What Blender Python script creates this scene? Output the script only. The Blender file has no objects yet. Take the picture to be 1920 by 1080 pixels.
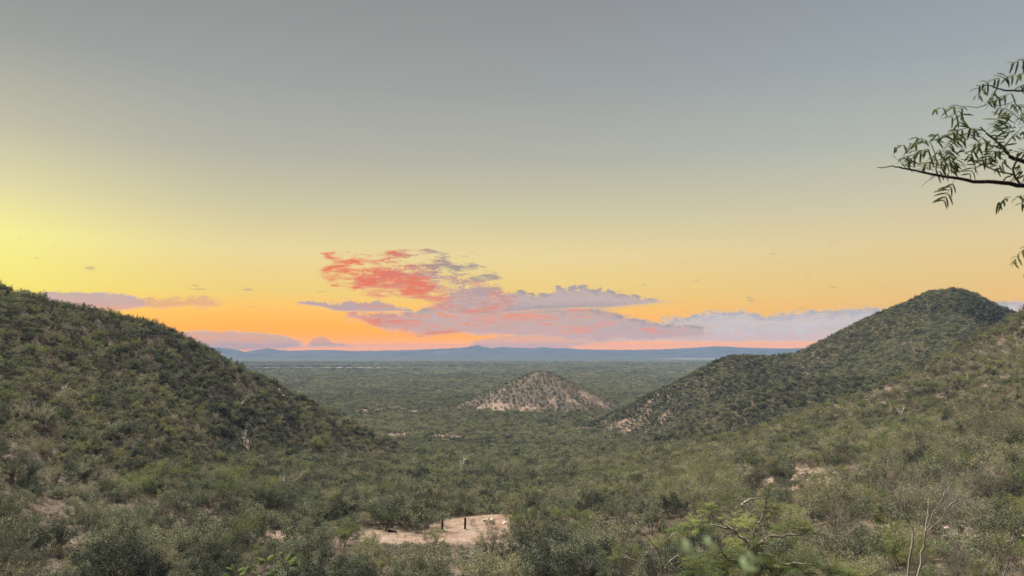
import bpy, math, random
import numpy as np
from mathutils import Vector, Matrix, Quaternion

# ------------------------------------------------------------------ camera
scene = bpy.context.scene
C = scene.collection
R = math.radians
F_PX, HORIZON = 1386.7, 655.0            # focal length and horizon row of a 1920 x 1080 frame
PITCH = math.atan((HORIZON - 540.0) / F_PX)
cam_d = bpy.data.cameras.new('camera')
cam_d.sensor_width = 36.0
cam_d.lens = 26.0
cam_d.clip_start = 0.05
cam_d.clip_end = 40000.0
cam_d.dof.use_dof = True
cam_d.dof.focus_distance = 60.0
cam_d.dof.aperture_fstop = 5.5
cam = bpy.data.objects.new('camera', cam_d)
C.objects.link(cam)
cam.location = (0, 0, 0)
cam.rotation_euler = (math.pi / 2 + PITCH, 0, 0)
scene.camera = cam


def ray(px, py):
    """Direction (unit length along y) of the sight line through a pixel of the 1920 x 1080 frame."""
    u, v = (px - 960.0) / F_PX, (540.0 - py) / F_PX
    c, s = math.cos(PITCH), math.sin(PITCH)
    y, z = c - v * s, s + v * c
    return np.array([u / y, 1.0, z / y])


def azel(px, py):
    d = ray(px, py)
    return math.degrees(math.atan2(d[0], d[1])), math.degrees(math.atan2(d[2], math.hypot(d[0], d[1])))


def lin(r, g, b):
    f = lambda c: (c / 12.92 if c <= 0.04045 else ((c + 0.055) / 1.055) ** 2.4)
    return (f(r / 255.0), f(g / 255.0), f(b / 255.0), 1.0)


# ------------------------------------------------------------------ exposure
scene.view_settings.view_transform = 'Standard'
scene.view_settings.look = 'None'
scene.view_settings.gamma = 1.0
scene.view_settings.use_curve_mapping = False
EXPOSURE = 1.5
scene.view_settings.exposure = EXPOSURE
scene.cycles.volume_bounces = 1
scene.cycles.sample_clamp_indirect = 3.0
scene.cycles.max_bounces = 8
scene.cycles.diffuse_bounces = 3
scene.cycles.transparent_max_bounces = 8
scene.cycles.use_denoising = True
scene.cycles.denoising_prefilter = 'NONE'

# ------------------------------------------------------------------ world
SUN_AZ, SUN_EL = -50.0, 60.0             # the afterglow stands beyond the left frame edge
world = bpy.data.worlds.new('World')
scene.world = world
world.use_nodes = True


class NT:
    """Small helper to write node maths."""
    def __init__(self, tree):
        self.t, self.n, self.l = tree, tree.nodes, tree.links

    def node(self, kind, **kw):
        n = self.n.new(kind)
        for k, v in kw.items():
            setattr(n, k, v)
        return n

    def put(self, sock, v):
        if isinstance(v, bpy.types.NodeSocket):
            self.l.new(v, sock)
        elif v is not None:
            sock.default_value = v

    def m(self, op, a, b=None, c=None, clamp=False):
        n = self.node('ShaderNodeMath', operation=op, use_clamp=clamp)
        for i, v in enumerate((a, b, c)):
            self.put(n.inputs[i], v)
        return n.outputs[0]

    def vm(self, op, a, b=None):
        n = self.node('ShaderNodeVectorMath', operation=op)
        self.put(n.inputs[0], a)
        if b is not None:
            self.put(n.inputs[1], b)
        return n.outputs[1] if op in ('DOT_PRODUCT', 'LENGTH') else n.outputs[0]

    def smooth(self, x, lo, hi, a=0.0, b=1.0):
        n = self.node('ShaderNodeMapRange', interpolation_type='SMOOTHSTEP')
        for i, v in enumerate((x, lo, hi, a, b)):
            self.put(n.inputs[i], v)
        return n.outputs[0]

    def lerp(self, x, lo, hi, a=0.0, b=1.0):
        n = self.node('ShaderNodeMapRange')
        for i, v in enumerate((x, lo, hi, a, b)):
            self.put(n.inputs[i], v)
        return n.outputs[0]

    def mix(self, f, a, b, blend='MIX'):
        n = self.node('ShaderNodeMix', data_type='RGBA', blend_type=blend)
        self.put(n.inputs[0], f)
        self.put(n.inputs[6], a)
        self.put(n.inputs[7], b)
        return n.outputs[2]

    def ramp(self, f, stops, interp='LINEAR'):
        n = self.node('ShaderNodeValToRGB')
        cr = n.color_ramp
        cr.interpolation = interp
        while len(cr.elements) < len(stops):
            cr.elements.new(0.5)
        for e, (p, c) in zip(cr.elements, stops):
            e.position = p
            e.color = c
        self.put(n.inputs[0], f)
        return n.outputs[0]

    def noise(self, vec, scale, detail=3.0, rough=0.55, dims='3D', w=None):
        n = self.node('ShaderNodeTexNoise', noise_dimensions=dims)
        self.put(n.inputs['Vector'], vec)
        n.inputs['Scale'].default_value = scale
        n.inputs['Detail'].default_value = detail
        n.inputs['Roughness'].default_value = rough
        return n.outputs[0]

    def xyz(self, x, y, z):
        n = self.node('ShaderNodeCombineXYZ')
        for i, v in enumerate((x, y, z)):
            self.put(n.inputs[i], v)
        return n.outputs[0]

    def sep(self, v):
        n = self.node('ShaderNodeSeparateXYZ')
        self.put(n.inputs[0], v)
        return n.outputs

    def curve(self, x, pts):
        """Float curve through (x, y) points, x and y within 0..1, straight between points."""
        n = self.node('ShaderNodeFloatCurve')
        cm = n.mapping
        cv = cm.curves[0]
        while len(cv.points) < len(pts):
            cv.points.new(0.5, 0.5)
        for p, (a, b) in zip(cv.points, pts):
            p.location = (a, b)
            p.handle_type = 'VECTOR'
        cm.update()
        self.put(n.inputs['Value'], x)
        return n.outputs[0]


w = NT(world.node_tree)
w.n.clear()
tc = w.node('ShaderNodeTexCoord')
dx, dy, dz = w.sep(w.vm('NORMALIZE', tc.outputs['Generated']))
EL = w.m('MULTIPLY', w.m('ARCSINE', dz), 180 / math.pi)
AZ = w.m('MULTIPLY', w.m('ARCTAN2', dx, dy), 180 / math.pi)
flat = w.vm('NORMALIZE', w.xyz(dx, dy, 0.0))
sx, sy = math.sin(R(SUN_AZ)), math.cos(R(SUN_AZ))
DEL = w.m('MULTIPLY', w.m('ARCCOSINE', w.m('MINIMUM', w.vm('DOT_PRODUCT', flat, (sx, sy, 0.0)), 0.9999)), 180 / math.pi)
elf = w.m('DIVIDE', EL, 50.0, clamp=True)


def elstops(lst):
    return [(e / 50.0, lin(*c) if max(c) > 3 else tuple(c) + (1.0,)) for e, c in lst]


sunny = elstops([(0, (2.0, 0.75, 0.0)), (1.5, (1.1, 0.64, 0.05)), (4, (255, 246, 116)), (7.5, (255, 251, 146)),
                 (10.5, (234, 225, 168)), (14.4, (198, 194, 168)), (20, (158, 160, 155)), (26, (136, 138, 138)),
                 (50, (118, 124, 132))])
middle = elstops([(0, (1.9, 0.60, 0.0)), (1.2, (1.35, 0.48, 0.0)), (4.2, (247, 212, 120)), (7.2, (237, 217, 156)),
                  (10.5, (208, 201, 163)), (14.4, (181, 180, 166)), (20, (158, 162, 160)), (26, (145, 146, 147)),
                  (50, (118, 124, 132))])
far = elstops([(0, (1.9, 0.60, 0.0)), (1.0, (1.5, 0.50, 0.0)), (2.5, (242, 191, 112)), (5, (233, 201, 136)), (7.5, (225, 205, 156)),
               (10.5, (204, 198, 170)), (14.4, (179, 185, 175)), (20, (156, 166, 171)), (26, (142, 151, 160)),
               (50, (118, 126, 138))])
back = elstops([(0, (150, 150, 160)), (6, (176, 160, 162)), (12, (160, 166, 178)), (26, (138, 152, 170)),
                (50, (114, 126, 142))])
r1, r2, r3, r4 = (w.ramp(elf, s, 'EASE' if False else 'LINEAR') for s in (sunny, middle, far, back))
sky = w.mix(w.smooth(DEL, 6.0, 32.0), r1, r2)
sky = w.mix(w.smooth(DEL, 42.0, 86.0), sky, r3)
sky = w.mix(w.smooth(DEL, 90.0, 170.0), sky, r4)

# clouds: banks between a lower and an upper edge, each edge given as (azimuth, elevation)
AZ0, AZ1, EL0, EL1 = -42.0, 42.0, -1.0, 9.0
azf = w.lerp(AZ, AZ0, AZ1)
cvec = w.xyz(w.m('MULTIPLY', AZ, 0.55), w.m('MULTIPLY', EL, 1.0), 0.0)
puff = w.m('SUBTRACT', w.noise(cvec, 2.6, 5.0, 0.6), 0.5)
fine = w.m('SUBTRACT', w.noise(cvec, 8.5, 4.0, 0.65), 0.5)
svec = w.xyz(w.m('MULTIPLY', AZ, 0.30), w.m('MULTIPLY', EL, 1.35), 3.7)
streak = w.m('SUBTRACT', w.noise(svec, 1.3, 6.0, 0.6), 0.5)

fvec = w.xyz(w.m('MULTIPLY', AZ, 0.42), w.m('MULTIPLY', EL, 1.7), 9.2)
frag = w.noise(fvec, 1.25, 5.0, 0.55)


def edge(px_list):
    pts = []
    for px, py in px_list:
        a, e = azel(px, py)
        pts.append(((a - AZ0) / (AZ1 - AZ0), (e - EL0) / (EL1 - EL0)))
    pts.sort()
    return w.lerp(w.curve(azf, pts), 0.0, 1.0, EL0, EL1)


def bank(sky, top, bot, hi, mid, low, amp_t=0.9, amp_b=0.25, soft=0.3, opac=1.0, red=None, red_at=0.0, red_w=0.12, red_fac=0.9, ragged=None, rim_f=2.2):
    x0, x1 = top[0][0], top[-1][0]
    a0, a1 = azel(x0, 600)[0], azel(x1, 600)[0]
    T, B = edge(top), edge(bot)
    wob_t = w.m('ADD', w.m('MULTIPLY', puff, amp_t * 1.7), w.m('MULTIPLY', fine, amp_t * 1.0))
    wob_b = w.m('ADD', w.m('MULTIPLY', streak, amp_b * 1.8), w.m('MULTIPLY', fine, amp_b * 1.0))
    at = w.smooth(w.m('SUBTRACT', w.m('ADD', T, wob_t), EL), -0.5 * soft, 0.5 * soft)
    ab = w.smooth(w.m('SUBTRACT', EL, w.m('ADD', B, wob_b)), -0.6 * soft, 0.6 * soft)
    al = w.m('MULTIPLY', at, ab)
    al = w.m('MULTIPLY', al, w.smooth(AZ, a0, a0 + 0.5))
    al = w.m('MULTIPLY', al, w.smooth(AZ, a1, a1 - 0.5))
    al = w.m('MULTIPLY', al, w.lerp(puff, -0.3, 0.3, opac * 0.9, opac))
    if ragged is not None:
        al = w.m('MULTIPLY', al, w.smooth(w.m('ADD', frag, w.m('MULTIPLY', fine, 0.35)), ragged - 0.06, ragged + 0.20))
    t = w.m('DIVIDE', w.m('SUBTRACT', EL, B), w.m('MAXIMUM', w.m('SUBTRACT', T, B), 0.15))
    t = w.m('ADD', t, w.m('ADD', w.m('MULTIPLY', puff, 1.1), w.m('MULTIPLY', fine, 0.4)))
    col = w.ramp(t, [(0.02, lin(*low)), (0.42, lin(*mid)), (0.72, lin(*mid)), (0.98, lin(*hi))])
    if red is not None:
        col = w.mix(w.m('MULTIPLY', w.smooth(w.m('ADD', streak, w.m('MULTIPLY', fine, 0.6)), red_at, red_at + red_w), red_fac), col, lin(*red))
    shade = w.lerp(w.m('ADD', puff, w.m('MULTIPLY', streak, 0.5)), -0.25, 0.25, 0.86, 1.10)
    col = w.mix(1.0, col, w.xyz(shade, shade, shade), 'MULTIPLY')
    rim = w.m('MULTIPLY', w.m('MULTIPLY', al, w.m('SUBTRACT', 1.0, al)), rim_f)
    return w.mix(al, sky, w.mix(rim, col, lin(255, 214, 160)))


LAV, GREY, PINK, RED = (196, 172, 173), (160, 150, 158), (232, 162, 148), (240, 118, 84)
# low bank on the far right and the pink layer under it
sky = bank(sky, [(1090, 596), (1130, 596), (1180, 600), (1225, 606), (1245, 598), (1290, 592), (1330, 584), (1380, 582), (1415, 586),
                 (1432, 593), (1460, 588), (1500, 583), (1560, 580), (1600, 575), (1650, 580), (1720, 588), (1800, 580), (1885, 564), (1925, 562), (2100, 575)],
           [(1090, 639), (1300, 641), (1500, 641), (1700, 640), (2100, 640)],
           (168, 172, 184), (202, 198, 204), (226, 190, 190), 0.7, 0.15, 0.34, red=(246, 190, 168), red_at=0.12, red_fac=0.5)
# pink veil over the mountains
sky = bank(sky, [(880, 640), (940, 630), (1000, 626), (1060, 630), (1120, 636), (1180, 640)],
           [(880, 650), (940, 654), (1000, 657), (1060, 652), (1120, 642), (1180, 642)],
           (214, 160, 160), (238, 168, 152), (240, 150, 120), 0.2, 0.2, 0.2, 0.85, red=(246, 140, 96), red_at=0.05)
# wide lavender body
sky = bank(sky, [(640, 592), (660, 586), (700, 588), (770, 584), (830, 566), (850, 556), (900, 566), (1000, 568), (1130, 578), (1180, 594), (1250, 606), (1330, 612)],
           [(640, 592), (690, 606), (730, 622), (800, 627), (900, 628), (1000, 632), (1100, 637), (1250, 638), (1330, 634)],
           GREY, LAV, (216, 172, 168), 0.6, 0.7, 0.42, red=(244, 130, 100), red_at=0.04, red_w=0.14, red_fac=0.9)
sky = bank(sky, [(640, 588), (690, 587), (740, 592), (790, 602), (840, 616), (880, 624)], [(640, 591), (690, 606), (740, 623), (790, 627), (840, 628), (880, 627)],
           (238, 140, 112), (242, 126, 96), (246, 142, 96), 0.8, 0.7, 0.3, 0.95, ragged=0.43, rim_f=0.6)
sky = bank(sky, [(800, 574), (860, 562), (930, 566), (1000, 578), (1060, 590)], [(800, 580), (860, 600), (930, 606), (1000, 604), (1060, 596)],
           (236, 160, 144), (240, 148, 126), (240, 140, 116), 0.8, 0.8, 0.35, 0.8, ragged=0.47, rim_f=0.6)
# upper cumulus row
sky = bank(sky, [(830, 560), (850, 545), (870, 538), (895, 541), (915, 552), (945, 553), (975, 542), (988, 549), (1005, 551), (1030, 548),
                 (1048, 536), (1062, 542), (1085, 536), (1096, 534), (1106, 541), (1135, 543), (1165, 550), (1200, 557), (1240, 563), (1270, 566)],
           [(830, 590), (900, 592), (1000, 582), (1100, 579), (1150, 577), (1200, 572), (1240, 568), (1270, 566)],
           (158, 150, 156), (186, 172, 178), (164, 152, 164), 1.0, 0.15, 0.32)
# red mass
sky = bank(sky, [(650, 530), (690, 514), (720, 506), (760, 505), (800, 508), (830, 517), (860, 524), (890, 522), (915, 530), (950, 545), (980, 552)],
           [(650, 530), (690, 549), (740, 557), (790, 566), (830, 582), (880, 596), (930, 590), (980, 560)],
           (190, 150, 148), (186, 158, 162), (214, 150, 140), 1.3, 1.2, 0.42, rim_f=1.0, red=RED, red_at=0.02, red_w=0.12, red_fac=0.7, ragged=0.36)
sky = bank(sky, [(655, 532), (690, 512), (720, 507), (770, 508), (800, 520), (830, 540), (850, 556)],
           [(655, 532), (690, 549), (740, 557), (790, 563), (830, 566), (850, 560)],
           (238, 128, 96), (238, 118, 84), (244, 132, 86), 1.6, 1.4, 0.6, 0.98, ragged=0.38, rim_f=0.6, red=(196, 150, 150), red_at=0.07, red_w=0.14, red_fac=0.8)
# broken streaks above the red mass
fr_t, fr_b = edge([(560, 470), (590, 462), (680, 458), (800, 458), (860, 470), (900, 488), (1000, 512), (1040, 520)]), \
    edge([(560, 492), (620, 545), (660, 556), (720, 530), (840, 520), (900, 536), (1000, 532), (1040, 524)])
env = w.m('MULTIPLY', w.smooth(w.m('SUBTRACT', fr_t, EL), -0.1, 0.5), w.smooth(w.m('SUBTRACT', EL, fr_b), -0.1, 0.5))
env = w.m('MULTIPLY', env, w.m('MULTIPLY', w.smooth(AZ, azel(566, 480)[0], azel(620, 480)[0]), w.smooth(AZ, azel(1010, 480)[0], azel(930, 480)[0])))
fa = w.smooth(w.m('MULTIPLY', w.m('ADD', frag, w.m('MULTIPLY', fine, 0.25)), env), 0.40, 0.63)
redside = w.smooth(w.m('ADD', AZ, w.m('MULTIPLY', fine, 14.0)), azel(860, 500)[0], azel(690, 500)[0])
sky = w.mix(fa, sky, w.mix(redside, lin(158, 146, 150), lin(236, 120, 90)))
# left lens-shaped cloud
sky = bank(sky, [(548, 568), (580, 562), (615, 569), (640, 568), (656, 561), (668, 568), (690, 566), (707, 563), (725, 569), (748, 577), (785, 584)],
           [(548, 569), (600, 575), (630, 583), (700, 585), (750, 584), (785, 586)],
           (180, 156, 162), (182, 162, 172), (200, 160, 164), 0.45, 0.15, 0.2, red=RED, red_at=0.06, red_w=0.15, red_fac=0.7)
# long bank over the left hill, with its ragged tail
sky = bank(sky, [(-200, 560), (-60, 556), (40, 556), (75, 549), (100, 546), (130, 548), (225, 549), (250, 556), (270, 561), (290, 569)],
           [(-200, 590), (40, 589), (100, 585), (160, 583), (230, 582), (270, 577), (290, 572)],
           (190, 172, 172), (204, 170, 168), (234, 166, 148), 0.35, 0.1, 0.18)
sky = bank(sky, [(262, 560), (290, 556), (310, 562), (345, 560), (380, 557), (405, 564), (425, 569)],
           [(262, 578), (300, 581), (340, 577), (380, 577), (405, 574), (425, 571)],
           (196, 140, 118), (214, 138, 106), (236, 160, 112), 0.9, 0.9, 0.22, 0.8)
# low bank behind the left hill and the little tower beside it
sky = bank(sky, [(240, 626), (330, 624), (370, 621), (430, 621), (480, 623), (530, 629), (572, 640)],
           [(240, 654), (400, 654), (470, 656), (520, 655), (572, 650)],
           (206, 176, 168), (224, 168, 148), (246, 160, 104), 0.25, 0.3, 0.18, 0.95, red=(248, 158, 110), red_at=0.02)
sky = bank(sky, [(574, 649), (586, 636), (602, 628), (614, 633), (626, 644), (655, 648), (670, 648)],
           [(574, 650), (620, 650), (670, 650)],
           (226, 150, 112), (226, 150, 116), (214, 158, 132), 0.4, 0.1, 0.16, 0.9)
# stray wisps
wis = w.noise(w.xyz(w.m('MULTIPLY', AZ, 0.30), w.m('MULTIPLY', EL, 1.5), 21.0), 1.6, 4.0, 0.5)
wm = w.m('MULTIPLY', w.smooth(EL, 1.0, 2.2), w.smooth(EL, 8.5, 6.0))
sky = w.mix(w.m('MULTIPLY', w.smooth(wis, 0.68, 0.74), w.m('MULTIPLY', wm, 0.6)), sky, lin(188, 160, 140))

nish = w.node('ShaderNodeTexSky', sky_type='NISHITA', sun_disc=False)
nish.sun_elevation = R(4.0)
nish.sun_rotation = R(SUN_AZ)
sky = w.mix(1.0, sky, w.mix(1.0, nish.outputs[0], (0.001, 0.001, 0.001, 1.0), 'MULTIPLY'), 'ADD')
bg = w.node('ShaderNodeBackground')
w.put(bg.inputs[0], sky)
bg.inputs[1].default_value = 2.0 ** -EXPOSURE      # the ramps above are display values
wo = w.node('ShaderNodeOutputWorld')
w.l.new(bg.outputs[0], wo.inputs[0])
world.cycles.sampling_method = 'MANUAL'
world.cycles.sample_map_resolution = 512

# ------------------------------------------------------------------ sun
sun_d = bpy.data.lights.new('sun', 'SUN')
sun_d.energy = 4.6
sun_d.angle = R(26.0)
sun_d.color = (1.0, 0.93, 0.80)
sun = bpy.data.objects.new('sun', sun_d)
C.objects.link(sun)
sv = Vector((math.sin(R(SUN_AZ)) * math.cos(R(SUN_EL)), math.cos(R(SUN_AZ)) * math.cos(R(SUN_EL)), math.sin(R(SUN_EL))))
sun.rotation_euler = sv.to_track_quat('Z', 'Y').to_euler()

# ================================================================== terrain
rng = np.random.default_rng(7)
TAB = rng.random((256, 256))


def vnoise(x, y, s, seed=0):
    x = np.asarray(x, float) / s + seed * 17.31
    y = np.asarray(y, float) / s + seed * 7.77
    i, j = np.floor(x).astype(int), np.floor(y).astype(int)
    f, g = x - i, y - j
    f, g = f * f * (3 - 2 * f), g * g * (3 - 2 * g)
    a, b = TAB[i % 256, j % 256], TAB[(i + 1) % 256, j % 256]
    c, d = TAB[i % 256, (j + 1) % 256], TAB[(i + 1) % 256, (j + 1) % 256]
    return (a * (1 - f) + b * f) * (1 - g) + (c * (1 - f) + d * f) * g - 0.5


def fbm(x, y, s, seed=0, n=4):
    t, a = 0.0, 1.0
    for k in range(n):
        t = t + a * vnoise(x, y, s / 2 ** k, seed + k)
        a *= 0.5
    return t


PLAIN = -80.0


def crest(lst):
    """(px, py, distance) -> points on the crest line."""
    return [tuple(ray(px, py) * d) for px, py, d in lst]


RIDGES = {   # crest line, slope of the near face, slope of the far face, rounding of the crest
    'hill_left': (crest([(-900, 560, 225), (-420, 505, 235), (-150, 512, 255), (0, 545, 272), (70, 563, 280), (160, 587, 292), (230, 601, 303), (290, 611, 315), (340, 634, 328), (400, 664, 342),
                         (500, 713, 366), (600, 770, 392), (700, 819, 412), (780, 847, 425), (850, 867, 432), (920, 890, 438), (1010, 930, 445)]), 0.38, 0.5, 4.0),
    'hill_right': (crest([(1000, 950, 300), (1150, 872, 303), (1300, 836, 308), (1400, 812, 315), (1500, 778, 322), (1600, 743, 328), (1700, 703, 332), (1800, 650, 332), (1920, 585, 330),
                          (2150, 520, 330), (2500, 470, 330), (3400, 600, 330)]), 0.27, 0.45, 4.0),
    'spur_right': (crest([(1100, 900, 490), (1190, 842, 492), (1250, 812, 495), (1330, 774, 502), (1400, 744, 510), (1470, 718, 515), (1530, 709, 522), (1590, 709, 530), (1700, 705, 545), (1850, 740, 560)]), 0.38, 0.5, 3.0),
    'peak_right': (crest([(1000, 850, 770), (1110, 794, 765), (1180, 762, 746), (1260, 722, 730), (1340, 681, 732), (1370, 671, 733), (1395, 668, 734), (1440, 669, 736), (1490, 662, 738), (1560, 632, 738),
                          (1640, 594, 736), (1700, 569, 732), (1740, 552, 725), (1770, 545, 721), (1790, 543, 720), (1810, 545, 722), (1830, 552, 727), (1865, 569, 735), (1900, 585, 745), (2050, 625, 780), (2300, 680, 800), (2700, 800, 800)]), 0.46, 0.5, 5.0),
    'cone_hill': (crest([(812, 774, 985), (850, 763, 1010), (900, 748, 1040), (950, 729, 1060), (990, 709, 1065), (1012, 698, 1060), (1040, 708, 1085), (1095, 736, 1130)]), 0.43, None, 5.0),
}
PROFILE_Y = np.array([-6000, -600, -200, -40, -3, 0, 3, 8, 20, 50, 85, 120, 145, 200, 300, 400, 500, 580, 660, 900, 99999.])
PROFILE_Z = np.array([-80, -80, 8, 3, -1.6, -1.65, -1.8, -3.6, -8.2, -18.3, -27.5, -32, -33.0, -40, -50.5, -59, -67, -75, -79, -80, -80])


def base_height(X, Y):
    z = np.interp(Y, PROFILE_Y, PROFILE_Z)
    fade = np.clip((Y - 35) / 60, 0, 1) * np.clip((520 - Y) / 220, 0, 1)
    right = np.logaddexp(0, (X - 14) / 10) * 10
    left = np.logaddexp(0, (-X - 42) / 12) * 12
    z = z + fade * (np.minimum(0.17 * right, 26 - 400 / (right + 18)) * (right > 0) * np.clip(right / 12, 0, 1) + np.minimum(0.13 * left, 14))
    fall = 1 - np.clip((np.abs(X) - 500) / 900, 0, 1)
    return PLAIN + (z - PLAIN) * fall * fall * (3 - 2 * fall)


def ridge_height(X, Y, pts, slope, rnd):
    best = np.full(X.shape, -1e9)
    for (x0, y0, z0), (x1, y1, z1) in zip(pts[:-1], pts[1:]):
        ex, ey = x1 - x0, y1 - y0
        t = np.clip(((X - x0) * ex + (Y - y0) * ey) / (ex * ex + ey * ey), 0, 1)
        d = np.hypot(X - x0 - t * ex, Y - y0 - t * ey)
        h = z0 + t * (z1 - z0) - (np.sqrt((slope * d) ** 2 + rnd * rnd) - rnd)
        best = np.maximum(best, h)
    return best


def spur_height(X, Y, pts, near_s, far_s, rnd):
    """A spur whose crest runs across the view: height by bearing along the crest and by distance before or behind it."""
    P_ = np.array(pts)
    az_ = np.arctan2(P_[:, 0], P_[:, 1])
    r_ = np.hypot(P_[:, 0], P_[:, 1])
    az, r = np.arctan2(X, Y), np.hypot(X, Y)
    rc, zc = np.interp(az, az_, r_), np.interp(az, az_, P_[:, 2])
    wob = 1 + 0.014 * vnoise(az * 400, az * 0, 11, 13)
    d = r - rc * wob
    sl = np.where(d < 0, near_s, far_s)
    e = np.abs(d)
    e = np.where((d < 0) & (e > 70), 70 + 0.55 * (e - 70), e)          # the near face runs out into the valley
    zc = zc + 1.1 * vnoise(az * 1000, az * 0, 9, 23) + 0.7 * vnoise(az * 1000, az * 0, 3.5, 29)
    return zc - (np.sqrt((sl * e) ** 2 + rnd * rnd) - rnd)


MOUND = ray(925, 950) * 147
NAMES = list(RIDGES)


def terrain(X, Y, ids=False):
    X, Y = np.asarray(X, float), np.asarray(Y, float)
    b = base_height(X, Y)
    z, rid = b.copy(), np.full(X.shape, -1)
    gul = fbm(X, Y, 90, 3, 3)
    for i, nme in enumerate(NAMES):
        pts, s, s2, r = RIDGES[nme]
        h = ridge_height(X, Y, pts, s, r) if s2 is None else spur_height(X, Y, pts, s, s2, r)
        h = h + gul * np.clip((h - b), 0, 20) * 0.10
        k = 7.0 if nme != 'cone_hill' else 5.0
        rid = np.where(h > z, i, rid)
        hh = np.clip(0.5 + 0.5 * (h - z) / k, 0, 1)
        z = z * (1 - hh) + h * hh + k * hh * (1 - hh) * 0.6
    near = np.clip((Y - 30) / 60, 0, 1)
    hill = np.clip((z - PLAIN) / 20, 0.06, 1)
    z = z + near * hill * (fbm(X, Y, 38, 11, 4) * 1.6)
    z = z + 0.8 * np.exp(-(((X - MOUND[0]) / 9) ** 2 + ((Y - MOUND[1]) / 7) ** 2))
    return (z, rid) if ids else z


def hit(px, py, dmax=9000):
    """Where the sight line through a pixel meets the ground."""
    d = ray(px, py)
    t = np.geomspace(40, dmax, 6000)
    below = t * d[2] < terrain(t * d[0], t)
    if not below.any():
        return np.array([d[0] * dmax, dmax, PLAIN])
    k = t[np.argmax(below)]
    return np.array([d[0] * k, k, float(terrain(np.array([d[0] * k]), np.array([k]))[0])])


# bare soil: (pixel, half width, half depth in metres, strength)
BARE = []
for px, py, rx, ry, s in [(850, 1003, 9, 7, 1.3), (790, 1008, 10, 6, 1.2), (745, 1006, 6, 4, 1.1), (885, 985, 9, 8, 1.15), (930, 960, 7, 6, .9), (965, 940, 5, 5, .8), (905, 1010, 6, 5, .9),
                          (1060, 1030, 4, 3, 1.0), (1100, 1040, 4, 3, .9), (540, 1008, 7, 4, 1.0), (500, 1012, 6, 3, .8), (400, 1010, 6, 4, .75), (330, 1015, 7, 3, .8),
                          (130, 1010, 7, 3, .75), (60, 1015, 7, 3, .6), (230, 1015, 7, 3, .7), (90, 960, 6, 5, .55), (160, 965, 4, 4, .5),
                          (1295, 882, 6, 9, 1.2), (1275, 898, 5, 6, 1.1), (1430, 888, 10, 8, .95), (1490, 893, 8, 7, .85), (1540, 906, 8, 7, .85), (1380, 893, 7, 6, .75),
                          (1110, 950, 6, 5, .7), (1180, 950, 6, 4, .6), (1270, 1010, 5, 4, .8), (1780, 1010, 5, 5, .42), (1555, 765, 9, 5, .7), (1660, 730, 10, 5, .6), (1800, 700, 12, 6, .5),
                          (745, 817, 22, 22, 1.15), (770, 814, 14, 18, 1.0), (830, 819, 16, 22, 1.15), (860, 823, 14, 18, 1.05), (815, 830, 16, 18, 1.2), (690, 770, 26, 30, 1.1), (750, 765, 22, 26, 1.0), (780, 772, 18, 24, .9),
                          (850, 768, 22, 22, 0.58), (900, 766, 24, 16, 0.55), (950, 768, 26, 18, 0.64), (985, 768, 22, 14, 0.58), (1040, 756, 26, 16, 0.64), (1075, 752, 24, 16, 0.64), (1110, 746, 26, 18, 0.58),
                          (1030, 795, 22, 22, 0.37), (1080, 785, 22, 22, 0.37), (1130, 790, 30, 22, 0.42), (1190, 785, 30, 20, 0.40), (1230, 795, 26, 14, 0.33), (1150, 800, 20, 15, 0.37), (1060, 800, 20, 15, 0.33),
                          (1130, 770, 20, 20, 0.26), (1220, 768, 20, 20, 0.26)]:
    h = hit(px, py)
    BARE.append((h[0], h[1], rx, ry, s))
FIELDS = [(ray(px, 655)[0] * d, d, hw, hd, s) for px, d, hw, hd, s in
          [(540, 3150, 420, 120, 1.), (680, 3230, 480, 105, .9), (800, 3330, 300, 80, .8), (520, 2800, 260, 80, .6), (960, 3500, 260, 90, .5), (560, 4500, 120, 60, .9), (690, 4100, 260, 25, .5), (800, 4700, 160, 50, .6),
           (1340, 6300, 420, 200, .8), (1190, 4800, 150, 200, .8), (1130, 4900, 110, 180, .6), (1260, 4900, 90, 160, .6), (930, 4300, 260, 40, .4), (1350, 1900, 60, 12, .6), (1080, 1900, 60, 10, .5)]]


def bare(X, Y):
    n = fbm(X, Y, 9, 31, 3)
    b = np.zeros(X.shape)
    for cx, cy, rx, ry, s in BARE:
        b = np.maximum(b, s * np.exp(-(((X - cx) / rx) ** 2 + ((Y - cy) / ry) ** 2)))
    far_n = fbm(X, Y, 160, 77, 3)
    fld = np.zeros(X.shape)
    for cx, cy, rx, ry, s in FIELDS:
        q = ((X - cx) / rx) ** 2 + ((Y - cy) / ry) ** 2
        fld = np.maximum(fld, s * np.clip(1.5 - q - far_n * 1.1, 0, 1))
    cz = terrain(X, Y)
    cx, cy, _ = RIDGES['cone_hill'][0][5]
    cone = np.clip(1.25 - np.hypot(X - cx, Y - cy) / 95.0, 0, 1) * 0.10
    b = np.maximum(b, cone)
    n2 = fbm(X, Y, 22, 35, 4)
    return np.clip(b * 1.1 + (n * 0.7 + n2 * 0.7) * (b > 0.05) - 0.16, 0, 1), np.clip(fld, 0, 1)


# ------------------------------------------------------------------ materials
def material(name):
    m = bpy.data.materials.new(name)
    m.use_nodes = True
    t = NT(m.node_tree)
    p = m.node_tree.nodes['Principled BSDF']
    p.inputs['Roughness'].default_value = 0.9
    p.inputs['Specular IOR Level'].default_value = 0.15
    return m, t, p


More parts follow.
